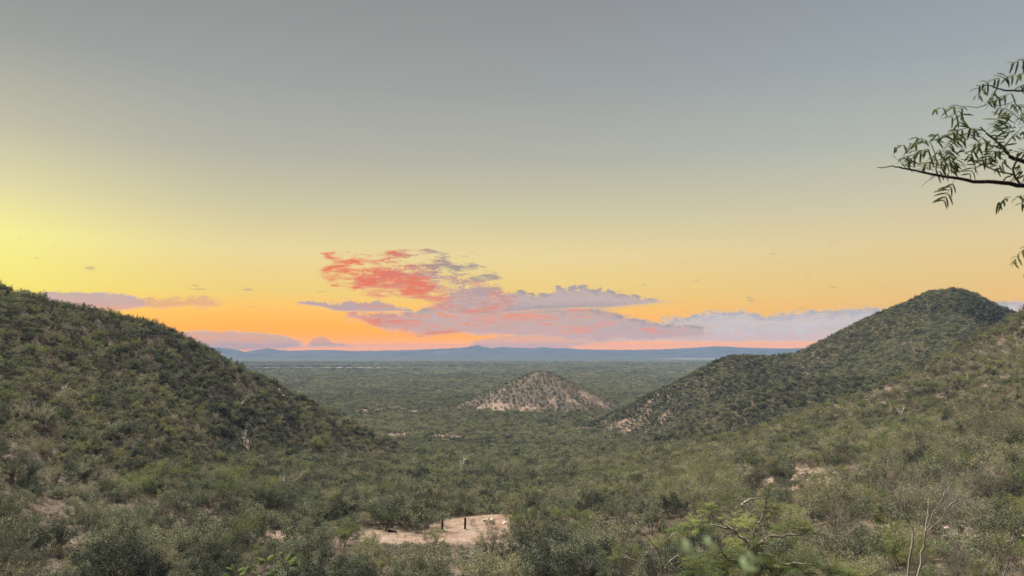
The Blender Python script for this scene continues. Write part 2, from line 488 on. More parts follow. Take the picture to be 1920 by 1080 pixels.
def ground_material():
    m, t, p = material('dry_soil')
    geo = t.node('ShaderNodeNewGeometry').outputs['Position']
    a = t.node('ShaderNodeAttribute', attribute_name='cover')
    br, fld, can = t.sep(a.outputs['Vector'])
    n1 = t.noise(geo, 0.35, 5, 0.65)
    n2 = t.noise(geo, 2.2, 4, 0.6)
    n4 = t.noise(geo, 1.1, 6, 0.75)
    n3 = t.noise(geo, 0.012, 5, 0.6)
    litter = t.ramp(t.m('ADD', t.m('MULTIPLY', n1, 0.4), t.m('MULTIPLY', n4, 0.6)), [(0.32, (0.03, 0.024, 0.018, 1)), (0.5, (0.075, 0.058, 0.043, 1)), (0.68, (0.145, 0.11, 0.08, 1))])
    sand = t.ramp(n2, [(0.3, (0.10, 0.07, 0.052, 1)), (0.5, (0.185, 0.135, 0.105, 1)), (0.7, (0.285, 0.225, 0.185, 1))])
    sand = t.mix(t.smooth(n1, 0.42, 0.62), sand, (0.15, 0.097, 0.07, 1))
    f = t.smooth(t.m('ADD', br, t.m('MULTIPLY', t.m('SUBTRACT', n2, 0.5), 0.7)), 0.22, 0.6)
    col = t.mix(f, litter, sand)
    wood = t.ramp(n3, [(0.3, (0.025, 0.032, 0.022, 1)), (0.5, (0.04, 0.048, 0.033, 1)), (0.7, (0.06, 0.068, 0.048, 1))])  # far woodland tone, darkened to include the shade inside the canopy
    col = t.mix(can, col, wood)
    col = t.mix(t.m('MULTIPLY', fld, t.smooth(n3, 0.3, 0.6, 0.45, 1.0)), col, (0.30, 0.265, 0.23, 1))
    t.put(p.inputs['Base Color'], col)
    b = t.node('ShaderNodeBump')
    b.inputs['Strength'].default_value = 0.7
    b.inputs['Distance'].default_value = 0.25
    t.put(b.inputs['Height'], t.m('ADD', n2, t.m('MULTIPLY', n1, 0.8)))
    t.put(p.inputs['Normal'], b.outputs[0])
    return m


def leaf_material(name, stops, transl=0.16):
    m, t, p = material(name)
    oi = t.node('ShaderNodeObjectInfo')
    geo = t.node('ShaderNodeNewGeometry')
    n = t.noise(oi.outputs['Location'], 0.035, 3, 0.6)
    f = t.m('ADD', t.m('MULTIPLY', oi.outputs['Random'], 0.95), t.m('MULTIPLY', t.m('SUBTRACT', n, 0.5), 0.9))
    f = t.m('ADD', f, t.m('MULTIPLY', t.m('SUBTRACT', t.noise(oi.outputs['Location'], 0.005, 3, 0.6), 0.5), 0.9))
    f = t.m('ADD', f, 0.02)
    f = t.m('ADD', f, t.m('MULTIPLY', t.m('SUBTRACT', geo.outputs['Random Per Island'], 0.5), 0.35))
    col = t.ramp(f, stops)
    t.put(p.inputs['Base Color'], col)
    tr = t.node('ShaderNodeBsdfTranslucent')
    t.put(tr.inputs[0], col)
    mx = t.node('ShaderNodeMixShader')
    mx.inputs[0].default_value = transl
    t.l.new(p.outputs[0], mx.inputs[1])
    t.l.new(tr.outputs[0], mx.inputs[2])
    t.l.new(mx.outputs[0], m.node_tree.nodes['Material Output'].inputs[0])
    return m


def wood_material(name, lo, hi, scale=6.0):
    m, t, p = material(name)
    oi = t.node('ShaderNodeObjectInfo')
    tcn = t.node('ShaderNodeTexCoord')
    n = t.noise(tcn.outputs['Object'], scale, 4, 0.65)
    f = t.m('ADD', t.m('MULTIPLY', n, 0.7), t.m('MULTIPLY', oi.outputs['Random'], 0.4))
    t.put(p.inputs['Base Color'], t.ramp(f, [(0.25, lo + (1,)), (0.8, hi + (1,))]))
    b = t.node('ShaderNodeBump')
    b.inputs['Strength'].default_value = 0.4
    b.inputs['Distance'].default_value = 0.02
    t.put(b.inputs['Height'], n)
    t.put(p.inputs['Normal'], b.outputs[0])
    return m


M = {
    'soil': ground_material(),
    'leaf_dense': leaf_material('grey_green_leaves', [(0.0, (0.036, 0.042, 0.031, 1)), (0.35, (0.092, 0.104, 0.072, 1)), (0.65, (0.14, 0.152, 0.096, 1)), (1.0, (0.25, 0.255, 0.16, 1))]),
    'leaf_olive': leaf_material('olive_leaves', [(0.0, (0.072, 0.069, 0.048, 1)), (0.4, (0.15, 0.143, 0.092, 1)), (0.7, (0.21, 0.203, 0.105, 1)), (1.0, (0.30, 0.275, 0.175, 1))]),
    'leaf_bright': leaf_material('yellow_green_leaves', [(0.0, (0.11, 0.135, 0.055, 1)), (0.5, (0.16, 0.182, 0.068, 1)), (1.0, (0.225, 0.23, 0.095, 1))], 0.35),
    'leaf_fresh': leaf_material('fresh_acacia_leaves', [(0.0, (0.07, 0.10, 0.036, 1)), (0.5, (0.12, 0.145, 0.046, 1)), (1.0, (0.19, 0.21, 0.068, 1))], 0.4),
    'leaf_near': leaf_material('mesquite_leaves', [(0.0, (0.035, 0.048, 0.019, 1)), (0.5, (0.056, 0.072, 0.025, 1)), (1.0, (0.095, 0.105, 0.034, 1))], 0.3),
    'leaf_pale': leaf_material('pale_young_leaves', [(0.0, (0.20, 0.27, 0.14, 1)), (1.0, (0.33, 0.40, 0.23, 1))], 0.4),
    'bark_dark': wood_material('dark_bark', (0.035, 0.028, 0.022), (0.11, 0.09, 0.07)),
    'bark_black': wood_material('blackish_bark', (0.012, 0.010, 0.011), (0.035, 0.03, 0.03)),
    'twig_brown': wood_material('brown_twigs', (0.12, 0.085, 0.065), (0.30, 0.225, 0.175)),
    'twig_grey': wood_material('grey_twigs', (0.12, 0.11, 0.10), (0.30, 0.27, 0.245)),
    'bark_pale': wood_material('pale_bark', (0.24, 0.20, 0.165), (0.62, 0.55, 0.46)),
    'twig_dark': wood_material('dark_grey_twigs', (0.07, 0.062, 0.056), (0.19, 0.17, 0.155)),
    'bark_trunk': wood_material('grey_white_bark', (0.09, 0.078, 0.066), (0.32, 0.28, 0.24), 3.0),
    'bark_branch': wood_material('grey_branch_bark', (0.10, 0.085, 0.075), (0.34, 0.29, 0.25), 9.0),
    'cactus': wood_material('cactus_skin', (0.035, 0.045, 0.028), (0.085, 0.10, 0.06), 3.0),
    'rock': wood_material('pale_rock', (0.28, 0.22, 0.17), (0.62, 0.52, 0.43), 2.5),
    'post': wood_material('weathered_dark_timber', (0.012, 0.009, 0.008), (0.045, 0.034, 0.028), 8.0),
    'stake': wood_material('grey_stake_wood', (0.08, 0.07, 0.06), (0.22, 0.19, 0.16), 8.0),
}
mm, t_, p_ = material('mountain_rock')
geo_ = t_.node('ShaderNodeNewGeometry').outputs['Position']
t_.put(p_.inputs['Base Color'], t_.ramp(t_.noise(geo_, 0.003, 6, 0.65), [(0.3, (0.022, 0.026, 0.028, 1)), (0.7, (0.055, 0.06, 0.062, 1))]))
M['mountain'] = mm


# ------------------------------------------------------------------ mesh helpers
def mesh_np(name, V, Fq, mats, mat_idx=None, smooth=False):
    """Mesh from numpy arrays; Fq is n x 4 (or n x 3)."""
    me = bpy.data.meshes.new(name)
    V = np.asarray(V, np.float32)
    Fq = np.asarray(Fq, np.int32)
    nf, k = Fq.shape
    me.vertices.add(len(V))
    me.vertices.foreach_set('co', V.ravel())
    me.loops.add(nf * k)
    me.loops.foreach_set('vertex_index', Fq.ravel())
    me.polygons.add(nf)
    me.polygons.foreach_set('loop_start', np.arange(0, nf * k, k, dtype=np.int32))
    if mat_idx is not None:
        me.polygons.foreach_set('material_index', np.asarray(mat_idx, np.int32))
    for m in mats:
        me.materials.append(m)
    if smooth:
        me.polygons.foreach_set('use_smooth', np.ones(nf, bool))
    me.update(calc_edges=True)
    me.validate()
    return me


def link(name, data, parent=None, loc=None):
    o = bpy.data.objects.new(name, data)
    C.objects.link(o)
    if parent is not None:
        o.parent = parent
    if loc is not None:
        o.location = loc
    return o


def tag(o, label=None, cat=None, group=None, kind=None):
    if label:
        o['label'] = label
    if cat:
        o['category'] = cat
    if group:
        o['group'] = group
    if kind:
        o['kind'] = kind
    return o


# ------------------------------------------------------------------ ground sheets
th = np.concatenate([np.arange(-180, -46, 2.0), np.arange(-46, 46, 0.2), np.arange(46, 180, 2.0)])
rr = np.concatenate([np.geomspace(0.4, 60, 60)[:-1], np.geomspace(60, 1250, 260)[:-1], np.geomspace(1250, 12000, 130)])
TH, RR = np.meshgrid(np.radians(th), rr)
GX, GY = RR * np.sin(TH), RR * np.cos(TH)
GZ, GID = terrain(GX, GY, True)
nr, nt = GX.shape
V = np.stack([GX.ravel(), GY.ravel(), GZ.ravel()], 1)
V = np.vstack([V, [[0, 0, -1.65]]])
i, j = np.meshgrid(np.arange(nr - 1), np.arange(nt), indexing='ij')
jn = (j + 1) % nt
Q = np.stack([i * nt + j, i * nt + jn, (i + 1) * nt + jn, (i + 1) * nt + j], -1).reshape(-1, 4)[:, ::-1]
tri = np.stack([np.full(nt, len(V) - 1), np.arange(nt), (np.arange(nt) + 1) % nt, (np.arange(nt) + 1) % nt], 1)
b_, f_ = bare(GX, GY)
dist = np.hypot(GX, GY)
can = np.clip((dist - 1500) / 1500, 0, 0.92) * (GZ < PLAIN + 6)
COV = np.stack([b_.ravel(), f_.ravel(), can.ravel()], 1)
COV = np.vstack([COV, [[0.2, 0, 0]]])
reg = GID.copy()
reg[(GID == -1) & (GZ < PLAIN + 2.5) & (GY > 300)] = 9
reg[(dist > 1250)] = 9
fid = reg.ravel()[Q[:, 3]]
for rid, nme in [(-1, 'ground'), (9, 'plain')] + list(enumerate(NAMES)):
    sel = Q[fid == rid]
    used, inv = np.unique(sel, return_inverse=True)
    vv, ff = V[used], inv.reshape(-1, 4)
    me = mesh_np(nme, vv, ff, [M['soil']], smooth=True)
    at = me.attributes.new('cover', 'FLOAT_VECTOR', 'POINT')
    at.data.foreach_set('vector', COV[used].astype(np.float32).ravel())
    tag(link(nme, me), kind='structure', label={
        'ground': 'dry scrubland floor of the valley with sandy clearing and track', 'plain': 'wide flat wooded plain stretching to the mountains',
        'hill_left': 'dark scrubby hillside falling from the left frame edge', 'hill_right': 'near stony hillside rising to the right frame edge',
        'spur_right': 'low middle spur below the peaked hill', 'peak_right': 'tall hill with rounded summit against the orange sky',
        'cone_hill': 'small cone shaped hill with pale bare skirts standing in the plain'}[nme])

# far range
prof = [(-900, 646), (-500, 652), (-200, 644), (100, 650), (250, 646), (380, 651), (410, 652), (435, 654), (460, 659.5), (480, 656), (502, 652.5), (522, 656), (545, 657.5), (580, 656.5), (625, 656),
        (660, 658), (700, 657.5), (740, 657), (800, 655), (840, 653.5), (870, 651.5), (885, 648.5), (895, 646.5), (905, 650), (922, 652.5), (940, 650.5), (965, 652), (1000, 653), (1018, 650.5), (1035, 653),
        (1060, 652.5), (1090, 655), (1130, 655.5), (1180, 656), (1240, 655), (1290, 652.5), (1340, 649.5), (1370, 650.5), (1400, 652), (1440, 653), (1480, 653.5), (1600, 650), (1900, 648), (2300, 652), (2900, 648)]
pa = np.array([math.atan2(ray(p[0], 650)[0], 1.0) for p in prof])
pe = np.array([(HORIZON - p[1]) / F_PX for p in prof])
ang = np.radians(np.arange(-56, 56, 0.06))
rad = np.concatenate([np.linspace(6600, 9000, 26), np.linspace(9100, 10600, 8)])
A2, R2 = np.meshgrid(ang, rad)
top = np.interp(A2, pa, pe) * 9000 + (vnoise(A2 * 3000, A2 * 0, 9, 5) + vnoise(A2 * 3000, A2 * 0, 4, 6) * 0.6) * 4.5
s = np.clip((R2 - 6600) / 2400, 0, 1) ** 1.5 - np.clip((R2 - 9000) / 1600, 0, 1)
MX, MY = R2 * np.sin(A2), R2 * np.cos(A2)
rough = fbm(MX, MY, 700, 41, 5) * 90 * s * (1 - s)
MZ = PLAIN - 1 + (top - PLAIN + 1) * s + rough * 2
nr2, nt2 = MX.shape
i, j = np.meshgrid(np.arange(nr2 - 1), np.arange(nt2 - 1), indexing='ij')
Qm = np.stack([i * nt2 + j, i * nt2 + j + 1, (i + 1) * nt2 + j + 1, (i + 1) * nt2 + j], -1).reshape(-1, 4)[:, ::-1]
me = mesh_np('mountain_range', np.stack([MX.ravel(), MY.ravel(), MZ.ravel()], 1), Qm, [M['mountain']], smooth=True)
tag(link('mountain_range', me), 'long low blue mountain range along the horizon', kind='structure')

# haze
HT, HB, HS = float(max(GZ.max(), MZ.max())) + 8.0, PLAIN - 3.0, 13000.0
hv = [(x, y, z) for z in (HB, HT) for y in (-HS, HS) for x in (-HS, HS)]
hf = [(0, 2, 3, 1), (4, 5, 7, 6), (0, 1, 5, 4), (2, 6, 7, 3), (0, 4, 6, 2), (1, 3, 7, 5)]
me = bpy.data.meshes.new('haze')
me.from_pydata(hv, [], hf)
hm = bpy.data.materials.new('haze')
hm.use_nodes = True
hn = hm.node_tree
hn.nodes.clear()
pv = hn.nodes.new('ShaderNodeVolumePrincipled')
pv.inputs['Color'].default_value = (0.35, 0.56, 1.0, 1)
pv.inputs['Density'].default_value = 7.2e-5
pv.inputs['Anisotropy'].default_value = -0.5
ho = hn.nodes.new('ShaderNodeOutputMaterial')
hn.links.new(pv.outputs[0], ho.inputs['Volume'])
me.materials.append(hm)
tag(link('haze', me), 'thin blue evening haze over the plain', kind='stuff')


# ================================================================== plants
class Grow:
    """Branch skeleton: tubes for the wood and points where leaves may sit."""
    def __init__(self, seed):
        self.r = random.Random(seed)
        self.v, self.f = [], []
        self.tips = []

    def tube(self, pts, rads, sides=4):
        base = len(self.v)
        n = len(pts)
        for k, (p, r) in enumerate(zip(pts, rads)):
            a = pts[max(k - 1, 0)]
            b = pts[min(k + 1, n - 1)]
            d = (b - a).normalized() if (b - a).length > 1e-9 else Vector((0, 0, 1))
            u = d.orthogonal().normalized()
            v = d.cross(u)
            for q in range(sides):
                g = 2 * math.pi * q / sides
                self.v.append(tuple(p + (u * math.cos(g) + v * math.sin(g)) * r))
        for k in range(n - 1):
            for q in range(sides):
                a, b = base + k * sides + q, base + k * sides + (q + 1) % sides
                self.f.append((a, b, b + sides, a + sides))

    def branch(self, p, d, length, rad, level, kids, bend=0.25, up=0.1, sides=4, spread=0.7, shrink=0.62, segs=4):
        r = self.r
        pts, rads = [p.copy()], [rad]
        for k in range(segs):
            d = (d + Vector((r.gauss(0, bend), r.gauss(0, bend), r.gauss(0, bend) + up))).normalized()
            p = p + d * length / segs
            pts.append(p.copy())
            rads.append(rad * (1 - 0.62 * (k + 1) / segs))
        self.tube(pts, rads, sides)
        if level <= 0:
            self.tips.append((pts[-1], d.copy()))
            self.tips.append((pts[-2], d.copy()))
            return
        nk = kids[0] if isinstance(kids, (list, tuple)) else kids
        rest = kids[1:] if isinstance(kids, (list, tuple)) and len(kids) > 1 else kids
        for k in range(nk):
            t = 0.35 + 0.65 * (k + r.random()) / nk
            q = t * segs
            i0 = min(int(q), segs - 1)
            bp = pts[i0].lerp(pts[i0 + 1], q - i0)
            bd = (pts[i0 + 1] - pts[i0]).normalized()
            nd = (bd + Vector((r.uniform(-1, 1), r.uniform(-1, 1), r.uniform(-0.5, 0.9))) * spread).normalized()
            self.branch(bp, nd, length * shrink * r.uniform(0.75, 1.2), max(rads[i0] * 0.6, 0.004), level - 1, rest, bend, up, 3 if level < 2 else sides, spread, shrink, segs)

    def leaves(self, per_tip, size, radius, aspect=0.45, flat=0.0, seed=1):
        """Quads scattered round the twig ends -> (V, F)."""
        g = np.random.default_rng(seed)
        P = np.array([tuple(t[0]) for t in self.tips])
        P = np.repeat(P, per_tip, 0)
        n = len(P)
        P = P + g.normal(0, radius, (n, 3)) * np.array([1, 1, 0.7])
        keep = P[:, 2] > 0.12
        P = P[keep]
        n = len(P)
        a = g.normal(0, 1, (n, 3))
        a[:, 2] *= (1 - flat)
        a /= np.linalg.norm(a, axis=1, keepdims=True)
        b = g.normal(0, 1, (n, 3))
        b -= a * (a * b).sum(1, keepdims=True)
        b /= np.linalg.norm(b, axis=1, keepdims=True)
        s = size * g.uniform(0.6, 1.35, (n, 1))
        q = np.stack([P - a * s, P + b * s * aspect, P + a * s, P - b * s * aspect], 1)
        V = q.reshape(-1, 3)
        F = np.arange(len(V)).reshape(-1, 4)
        return V, F


def make_shrub(seed, kind, fine=(1.0, 1.0)):
    g = Grow(seed)
    r = g.r
    if kind == 'dense':
        n, h, lean, lv, kids, pt, ls, cr = r.randint(7, 9), 2.1, (0.25, 1.15), 2, [4, 3], 15, 0.112, 0.22
    elif kind == 'olive':
        n, h, lean, lv, kids, pt, ls, cr = r.randint(8, 11), 2.4, (0.2, 0.75), 2, [4, 3], 8, 0.09, 0.20
    elif kind == 'bright':
        n, h, lean, lv, kids, pt, ls, cr = r.randint(6, 8), 2.1, (0.25, 0.95), 2, [4, 3], 11, 0.10, 0.22
    elif kind == 'bare':
        n, h, lean, lv, kids, pt, ls, cr = r.randint(8, 11), 1.9, (0.2, 0.9), 2, [5, 4], 0, 0, 0
    for k in range(n):
        az = 2 * math.pi * (k + r.random() * 0.8) / n
        le = r.uniform(*lean)
        d = Vector((math.cos(az) * math.sin(le), math.sin(az) * math.sin(le), math.cos(le)))
        st = Vector((math.cos(az), math.sin(az), 0)) * r.uniform(0.05, 0.3)
        st.z = -0.35
        g.branch(st, d, (h + 0.35) * r.uniform(0.75, 1.15), 0.05 if kind != 'bare' else 0.034, lv, kids, 0.16, 0.06, 4, 0.75, 0.52, 4)
    if pt:
        LV, LF = g.leaves(int(pt * fine[0]), ls * fine[1], cr, 0.5, seed=seed)
    else:
        LV, LF = np.zeros((0, 3)), np.zeros((0, 4), int)
    return np.array(g.v), np.array(g.f), LV, LF


def make_pale_tree(seed):
    g = Grow(seed)
    r = g.r
    for k in range(r.choice([1, 2, 2])):
        az = r.uniform(0, 6.28)
        d = Vector((math.cos(az) * 0.25, math.sin(az) * 0.25, 1)).normalized()
        g.branch(Vector((k * 0.15, 0, -0.4)), d, 3.0, 0.13, 3, [5, 4, 3], 0.14, 0.08, 6, 0.85, 0.56, 5)
    return np.array(g.v), np.array(g.f)


def make_cactus(seed):
    r = random.Random(seed)
    V, F = [], []

    def column(path, rad, ribs=9):
        base = len(V)
        n = len(path)
        sides = ribs * 2
        for k, p in enumerate(path):
            a, b = path[max(k - 1, 0)], path[min(k + 1, n - 1)]
            d = (b - a).normalized()
            u = d.orthogonal().normalized()
            v = d.cross(u)
            rr_ = rad * (1.0 if k < n - 2 else (0.75 if k == n - 2 else 0.15))
            for q in range(sides):
                g = 2 * math.pi * q / sides
                V.append(tuple(p + (u * math.cos(g) + v * math.sin(g)) * rr_ * (1.0 if q % 2 else 0.8)))
        for k in range(n - 1):
            for q in range(sides):
                a, b = base + k * sides + q, base + k * sides + (q + 1) % sides
                F.append((a, b, b + sides, a + sides))
    h = 5.0
    column([Vector((0, 0, z)) for z in np.linspace(-0.4, h, 7)] + [Vector((0, 0, h + 0.12))], 0.22)
    for k in range(r.randint(3, 5)):
        az = r.uniform(0, 6.28)
        z0, o, z1 = r.uniform(0.7, 1.6), r.uniform(0.45, 0.75), r.uniform(3.4, 5.2)
        c, s_ = math.cos(az), math.sin(az)
        column([Vector((0, 0, z0)), Vector((c * o * 0.6, s_ * o * 0.6, z0 + 0.1)), Vector((c * o, s_ * o, z0 + 0.45)), Vector((c * o, s_ * o, (z0 + z1) / 2)),
                Vector((c * o * 1.05, s_ * o * 1.05, z1)), Vector((c * o * 1.05, s_ * o * 1.05, z1 + 0.1))], 0.17)
    return np.array(V), np.array(F)


KINDS = {'dense': ('leaf_dense', 'bark_dark', 5), 'olive': ('leaf_olive', 'twig_grey', 4), 'bright': ('leaf_bright', 'bark_dark', 3), 'bare': (None, 'twig_brown', 3)}
PROTO = {}           # kind -> list of (wood mesh, leaf mesh or None)
lib = bpy.data.collections.new('scrub_shapes')
lib_index = {}
seq = 0
for kd, (lm, wm_, n) in KINDS.items():
    PROTO[kd] = []
    lib_index[kd] = []
    for k in range(n):
        wmat = M[wm_] if not (kd == 'bare' and k == 1) else M['twig_grey']
        WV, WF, LV, LF = make_shrub(100 + seq * 7, kd)
        wmesh = mesh_np('stems', WV, WF, [wmat])
        if len(LF):
            FV, FF = make_shrub(100 + seq * 7, kd, (2.2, 0.62))[2:]
            lmesh = mesh_np('foliage', FV, FF, [M[lm]])
        else:
            lmesh = None
        PROTO[kd].append((wmesh, lmesh))
        if len(LF):
            jm = mesh_np('scrub', np.vstack([WV, LV]), np.vstack([WF, LF + len(WV)]), [wmat, M[lm]], np.r_[np.zeros(len(WF)), np.ones(len(LF))])
        else:
            jm = mesh_np('scrub', WV, WF, [wmat])
        o = bpy.data.objects.new('scrub_shape_%02d' % seq, jm)
        lib.objects.link(o)
        lib_index[kd].append(seq)
        seq += 1
pale_meshes = [mesh_np('pale_tree', *make_pale_tree(40 + k), [M['bark_pale']]) for k in range(4)]
cactus_meshes = [mesh_np('cardon_cactus', *make_cactus(60 + k), [M['cactus']]) for k in range(3)]


# ------------------------------------------------------------------ scatter
def jitter_grid(x0, x1, y0, y1, s, seed):
    g = np.random.default_rng(seed)
    X, Y = np.meshgrid(np.arange(x0, x1, s), np.arange(y0, y1, s))
    X = X + g.uniform(-0.48, 0.48, X.shape) * s
    Y = Y + g.uniform(-0.48, 0.48, Y.shape) * s
    return X.ravel(), Y.ravel(), g


def project(X, Y, Z):
    c, s = math.cos(PITCH), math.sin(PITCH)
    yc, zc = Y * c + Z * s, -Y * s + Z * c
    return 960 + F_PX * X / yc, 540 - F_PX * zc / yc


def visible(X, Y, Z):
    """Rough test whether a point a little above the ground is seen past the terrain."""
    ok = np.ones(X.shape, bool)
    for t in np.linspace(0.15, 0.97, 40):
        ok &= terrain(X * t, Y * t) < Z * t + 0.5
    return ok


# shrubs that stand out: (pixel of the foot, width in pixels, kind, label)
LAND = [(783, 992, 78, 'dense', 'broad rounded grey-green shrub behind the stakes, left of the posts'), (727, 988, 70, 'dense', 'dark grey-green shrub rising right behind the stump'),
        (640, 1030, 66, 'bright', 'pale yellowish shrub left of the stump at the clearing edge'), (692, 1034, 42, 'bright', 'yellow-green shrub just below the stump'),
        (812, 1022, 38, 'bright', 'fresh green bush in the sand in front of the posts'), (918, 1040, 56, 'olive', 'thin grey shrub at the right corner of the sandy clearing'),
        (990, 1060, 74, 'dense', 'wide shrub with splayed pale stems right of the clearing'), (1052, 985, 40, 'bright', 'small yellow-green shrub right of the sandy mound'),
        (1125, 1000, 70, 'bare', 'large leafless brown shrub right of the sandy mound'), (962, 965, 44, 'olive', 'grey shrub on top of the sandy mound'),
        (884, 985, 15, 'olive', 'tiny green shrub in the sand beside the right post'), (920, 990, 22, 'olive', 'small low shrub at the foot of the sandy mound'),
        (388, 1015, 66, 'dense', 'dark vase shaped shrub with bare splayed stems on the track'), (462, 1018, 70, 'bright', 'light olive vase shaped shrub beside the track'),
        (205, 985, 56, 'bare', 'grey leafless bush above the dirt track'), (240, 1015, 52, 'dense', 'blackish low shrub by the pale stones of the track'),
        (290, 905, 46, 'bright', 'round bright green tree, leftmost of three on the left slope'), (345, 905, 46, 'bright', 'round bright green tree, middle of three on the left slope'),
        (435, 912, 50, 'bright', 'round yellow-green tree, rightmost of three on the left slope'), (598, 850, 46, 'bright', 'light green tree high on the end of the left hill')]
LANDPOS = [(hit(px, py), wpx, kd, lb) for px, py, wpx, kd, lb in LAND]
POSTS = [hit(829, 994), hit(872, 992)]

# near valley and hills
X, Y, g = jitter_grid(-640, 640, 36, 860, 2.05, 5)
ok = np.abs(X) < 0.76 * Y + 14
X, Y = X[ok], Y[ok]
Z, ID = terrain(X, Y, True)
B, _ = bare(X, Y)
plainish = (Z < PLAIN + 2.0)
near_ = np.clip((205 - Y) / 80, 0, 1)
dens = (1.28 - 0.82 * near_ - 0.3 * (ID == 1) * (1 - near_)) + fbm(X, Y, 24, 51, 3) * (0.45 + 0.1 * near_) - B * np.where(Y < 260, 0.98, 0.6)
keep = (g.random(X.shape) < dens) & ~plainish
X, Y, Z, ID, B = X[keep], Y[keep], Z[keep], ID[keep], B[keep]
free = np.ones(len(X), bool)
GPX, GPY = project(X, Y, Z)
free &= (GPY < 1120) | (Y > 120)
for p, wpx, kd, lb in LANDPOS:
    free &= np.hypot(X - p[0], Y - p[1]) > 0.42 * wpx * p[1] / F_PX
TX, TY = project(X, Y, Z + 4.6)
for x0_, x1_ in ((60, 250), (375, 425), (500, 565)):
    free &= ~((TX > x0_) & (TX < x1_) & (Y < 136) & (TY < 1024) & (g.random(len(X)) < 0.45))
PY0 = min(POSTS[0][1], POSTS[1][1]) + 3
free &= ~((TX > 728) & (TX < 962) & (Y < PY0) & (TY < 1022) & (np.abs(X - POSTS[0][0]) < 22))
free &= ~((TX > 815) & (TX < 885) & (Y < 150) & (Y > 110))
X, Y, Z, ID, B = X[free], Y[free], Z[free], ID[free], B[free]
n = len(X)
near_ = np.clip((205 - Y) / 80, 0, 1)
under = (g.random(n) < 0.54) & (near_ > 0.05)
sc = (0.40 + 0.52 * g.random(n) ** 1.4) * np.where(under, 1 - 0.25 * near_, 1 + 0.55 * near_) * (1 - 0.3 * (B > 0.25)) * np.where(ID == 1, 0.95, 1.0)
patch = fbm(X, Y, 45, 61, 3)
u = g.random(n) + patch * 0.35
kid = np.where(u < 0.38, 0, np.where(u < 0.66, 1, np.where(u < 0.77, 2, 3)))     # dense, olive, bright, bare
kid = np.where((u > 0.90) & (u < 0.97), 0, kid)
kid = np.where((ID >= 2) & (g.random(n) < 0.30), 0, kid)
u2 = g.random(n)
rs = ((ID == 1) | ((ID == -1) & (X > 25) & (Y < 330))) & (kid == 0)
kid = np.where(rs & (u2 < 0.34), 1, np.where(rs & (u2 < 0.5), 2, np.where(rs & (u2 < 0.6), 3, kid)))
kid = np.where(under & (g.random(n) < 0.45), 3, kid)
KL = list(KINDS)
shape = np.array([g.choice(lib_index[KL[k]]) for k in kid])
rz = g.uniform(0, 6.28, n)
sz = sc * g.uniform(0.8, 1.2, n)
PX, PY = project(X, Y, Z + 1.0)
inview = (PX > -60) & (PX < 1980) & (PY < 1150) & (Y > 40)
size_px = sc * 4.0 / Y
vis = np.zeros(n, bool)
cand = inview & (Y < 420)
vis[cand] = visible(X[cand], Y[cand], Z[cand] + 1.5)
own = np.zeros(n, bool)
LIMIT = {0: 300, 1: 260, 2: 140, 3: 200}
for k in range(4):
    idx = np.where((kid == k) & vis)[0]
    idx = idx[np.argsort(-size_px[idx])][:LIMIT[k]]
    own[idx] = True

COLOUR = {0: 'dense grey-green', 1: 'wispy olive', 2: 'yellow-green', 3: 'leafless brown'}
NAME = {0: 'thorn_shrub', 1: 'olive_shrub', 2: 'feathery_shrub', 3: 'leafless_shrub'}


BANDS = [(130, 'at the left edge'), (300, 'by the track stones'), (470, 'by the vase shaped shrubs'), (640, 'left of the sandy clearing'), (760, 'by the stump'),
         (900, 'by the two posts'), (1010, 'by the sandy mound'), (1150, 'right of the sandy mound'), (1260, 'left of the crooked acacia'), (1560, 'by the crooked acacia'),
         (1680, 'left of the twin-trunk tree'), (1800, 'by the twin-trunk tree'), (9999, 'at the right edge')]
ROWS = [(96, 'in the front thicket'), (112, 'in the second row'), (130, 'just before the clearing'), (150, 'level with the clearing'), (185, 'beyond the clearing'), (9999, 'far up the slope')]
RANK = ['largest'] + [w_ + ' largest' for w_ in 'second third fourth fifth sixth seventh eighth ninth tenth eleventh twelfth thirteenth fourteenth fifteenth sixteenth seventeenth eighteenth nineteenth twentieth'.split()]
RANK += ['twenty-' + w_ + ' largest' for w_ in 'first second third fourth fifth sixth seventh eighth ninth'.split()] + ['thirtieth largest'] + ['thirty-' + w_ + ' largest' for w_ in 'first second third fourth fifth sixth seventh eighth ninth'.split()]


def place(name, meshes, loc, rz, scl, label, cat, group=None, parts=('stems', 'foliage')):
    root = bpy.data.objects.new(name, None)
    root.empty_display_size = 0.2
    C.objects.link(root)
    root.location = loc
    root.rotation_euler = (0, 0, rz)
    root.scale = scl
    for me, pn in zip(meshes, parts):
        if me is not None:
            c = bpy.data.objects.new(pn, me)
            C.objects.link(c)
            c.parent = root
    tag(root, label, cat, group)
    return root


